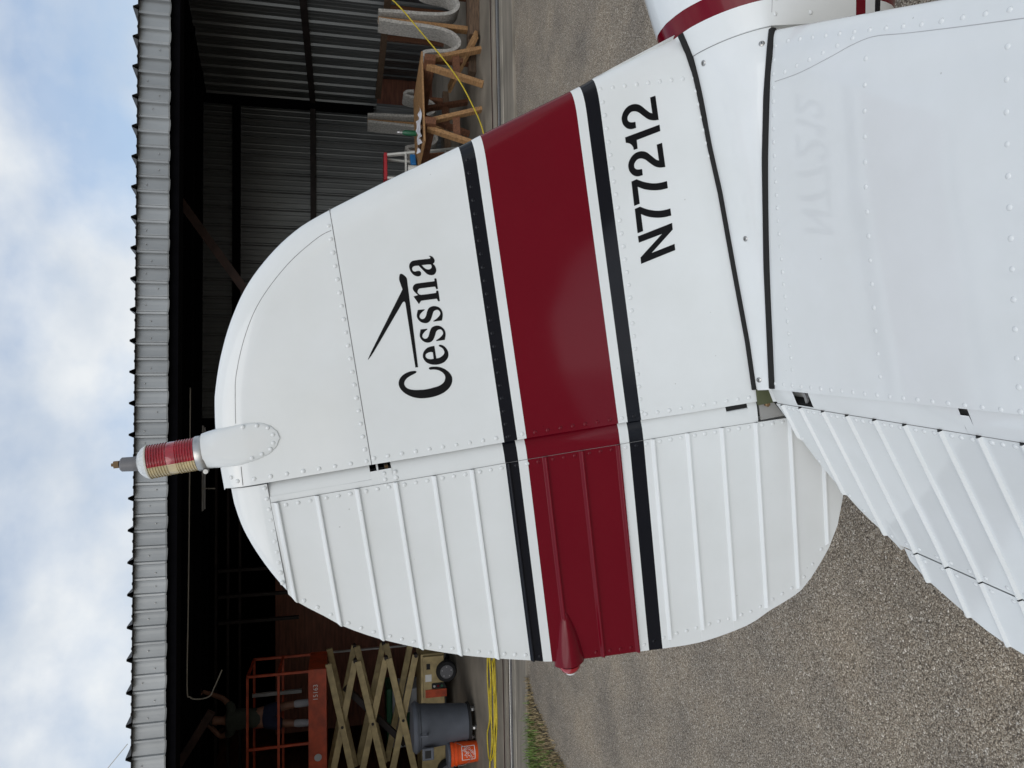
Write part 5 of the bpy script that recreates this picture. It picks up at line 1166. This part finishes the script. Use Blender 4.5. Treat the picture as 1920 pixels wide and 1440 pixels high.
# --- person working on the lift platform, arms raised
person = thing('person', 'person in drab shirt, dark shorts and white socks reaching up on the lift platform', 'person', HP(-4.94, 5.05, 2.084))
def skin_mesh(name, verts, edges, mat, sub=2, root=0):
    me = bpy.data.meshes.new(name); me.from_pydata([v[:3] for v in verts], edges, []); me.materials.append(MATS[mat])
    ob = put(name, me, person)
    md = ob.modifiers.new('skin', 'SKIN'); md.use_smooth_shade = True
    for i, v in enumerate(verts):
        sv = me.skin_vertices[0].data[i]; r = v[3]; sv.radius = r if isinstance(r, tuple) else (r, r); sv.use_root = (i == root)
    s = ob.modifiers.new('sub', 'SUBSURF'); s.levels = sub; s.render_levels = sub
    return ob
# facing away from the door: x right in the picture, y into the hangar
body = [(0,0,.92,(.14,.105)), (0,0,1.10,(.13,.095)), (0,.02,1.32,(.16,.10)), (0,.02,1.44,(.10,.075)), (0,.03,1.52,.052), (0,.05,1.62,(.075,.095)), (0,.05,1.72,(.06,.075)),
 (.10,0,.86,.085), (.14,.01,.50,.058), (.155,-.02,.28,.052), (.16,-.01,.09,.036), (.165,.12,.035,.033),
 (-.10,0,.86,.085), (-.15,.01,.50,.058), (-.165,-.02,.28,.052), (-.17,-.01,.09,.036), (-.175,.12,.035,.033),
 (.19,.02,1.40,.055), (.32,.10,1.55,.043), (.40,.16,1.78,.034), (.43,.17,1.86,.03),
 (-.19,.02,1.40,.055), (-.27,.10,1.58,.043), (-.10,.16,1.76,.034), (-.05,.17,1.82,.03)]
ed = [(0,1),(1,2),(2,3),(3,4),(4,5),(5,6),(0,7),(7,8),(8,9),(9,10),(10,11),(0,12),(12,13),(13,14),(14,15),(15,16),(3,17),(17,18),(18,19),(19,20),(3,21),(21,22),(22,23),(23,24)]
skin_mesh('body', body, ed, 'skin')
for hx, hz in ((.435, 1.87), (-.045, 1.83)):
    for k in range(4):
        a = -.03+.02*k; skin_mesh('finger', [(hx+a*.8, .17, hz, .010), (hx+a, .175, hz+.045+.006*(k in (1, 2)), .009), (hx+a, .155, hz+.075, .008)], [(0, 1), (1, 2)], 'skin', 1)
    skin_mesh('thumb', [(hx-.03, .165, hz-.02, .011), (hx-.055, .155, hz+.015, .010), (hx-.055, .145, hz+.04, .009)], [(0, 1), (1, 2)], 'skin', 1)
skin_mesh('shirt', [(0,0,.90,(.17,.13)), (0,0,1.12,(.155,.115)), (0,.02,1.32,(.185,.12)), (0,.02,1.43,(.12,.09)), (0,.03,1.47,.065), (.20,.02,1.40,.075), (.27,.06,1.48,.066), (-.20,.02,1.40,.075), (-.25,.06,1.50,.066)], [(0,1),(1,2),(2,3),(3,4),(3,5),(5,6),(3,7),(7,8)], 'shirt_cloth')
skin_mesh('shorts', [(0,0,.98,(.15,.115)), (0,0,.90,(.16,.12)), (.105,0,.82,.105), (.14,.01,.62,.10), (-.105,0,.82,.105), (-.15,.01,.62,.10)], [(0,1),(1,2),(2,3),(1,4),(4,5)], 'shorts_cloth')
for s_ in (1, -1):
    skin_mesh('sock', [(s_*.148,.0,.48,.060), (s_*.155,-.02,.32,.064), (s_*.163,-.01,.09,.043)], [(0,1),(1,2)], 'sock_cloth')
    skin_mesh('shoe', [(s_*.165,-.05,.045,.048), (s_*.168,.05,.045,.046), (s_*.175,.17,.035,.040)], [(0,1),(1,2)], 'tyre')
skin_mesh('hair', [(0,.03,1.66,(.085,.10)), (0,.04,1.735,(.072,.085))], [(0,1)], 'hair')

# --- guy wire above the roof
tag(MB().tube([tuple(HM @ Vector((-3.42, .6, 3.80))), tuple(HM @ Vector((-5.6, .9, 5.6)))], .004, 6).build('guy_wire', 'cable'), 'thin wire running up from the hangar roof edge into the sky', 'wire')
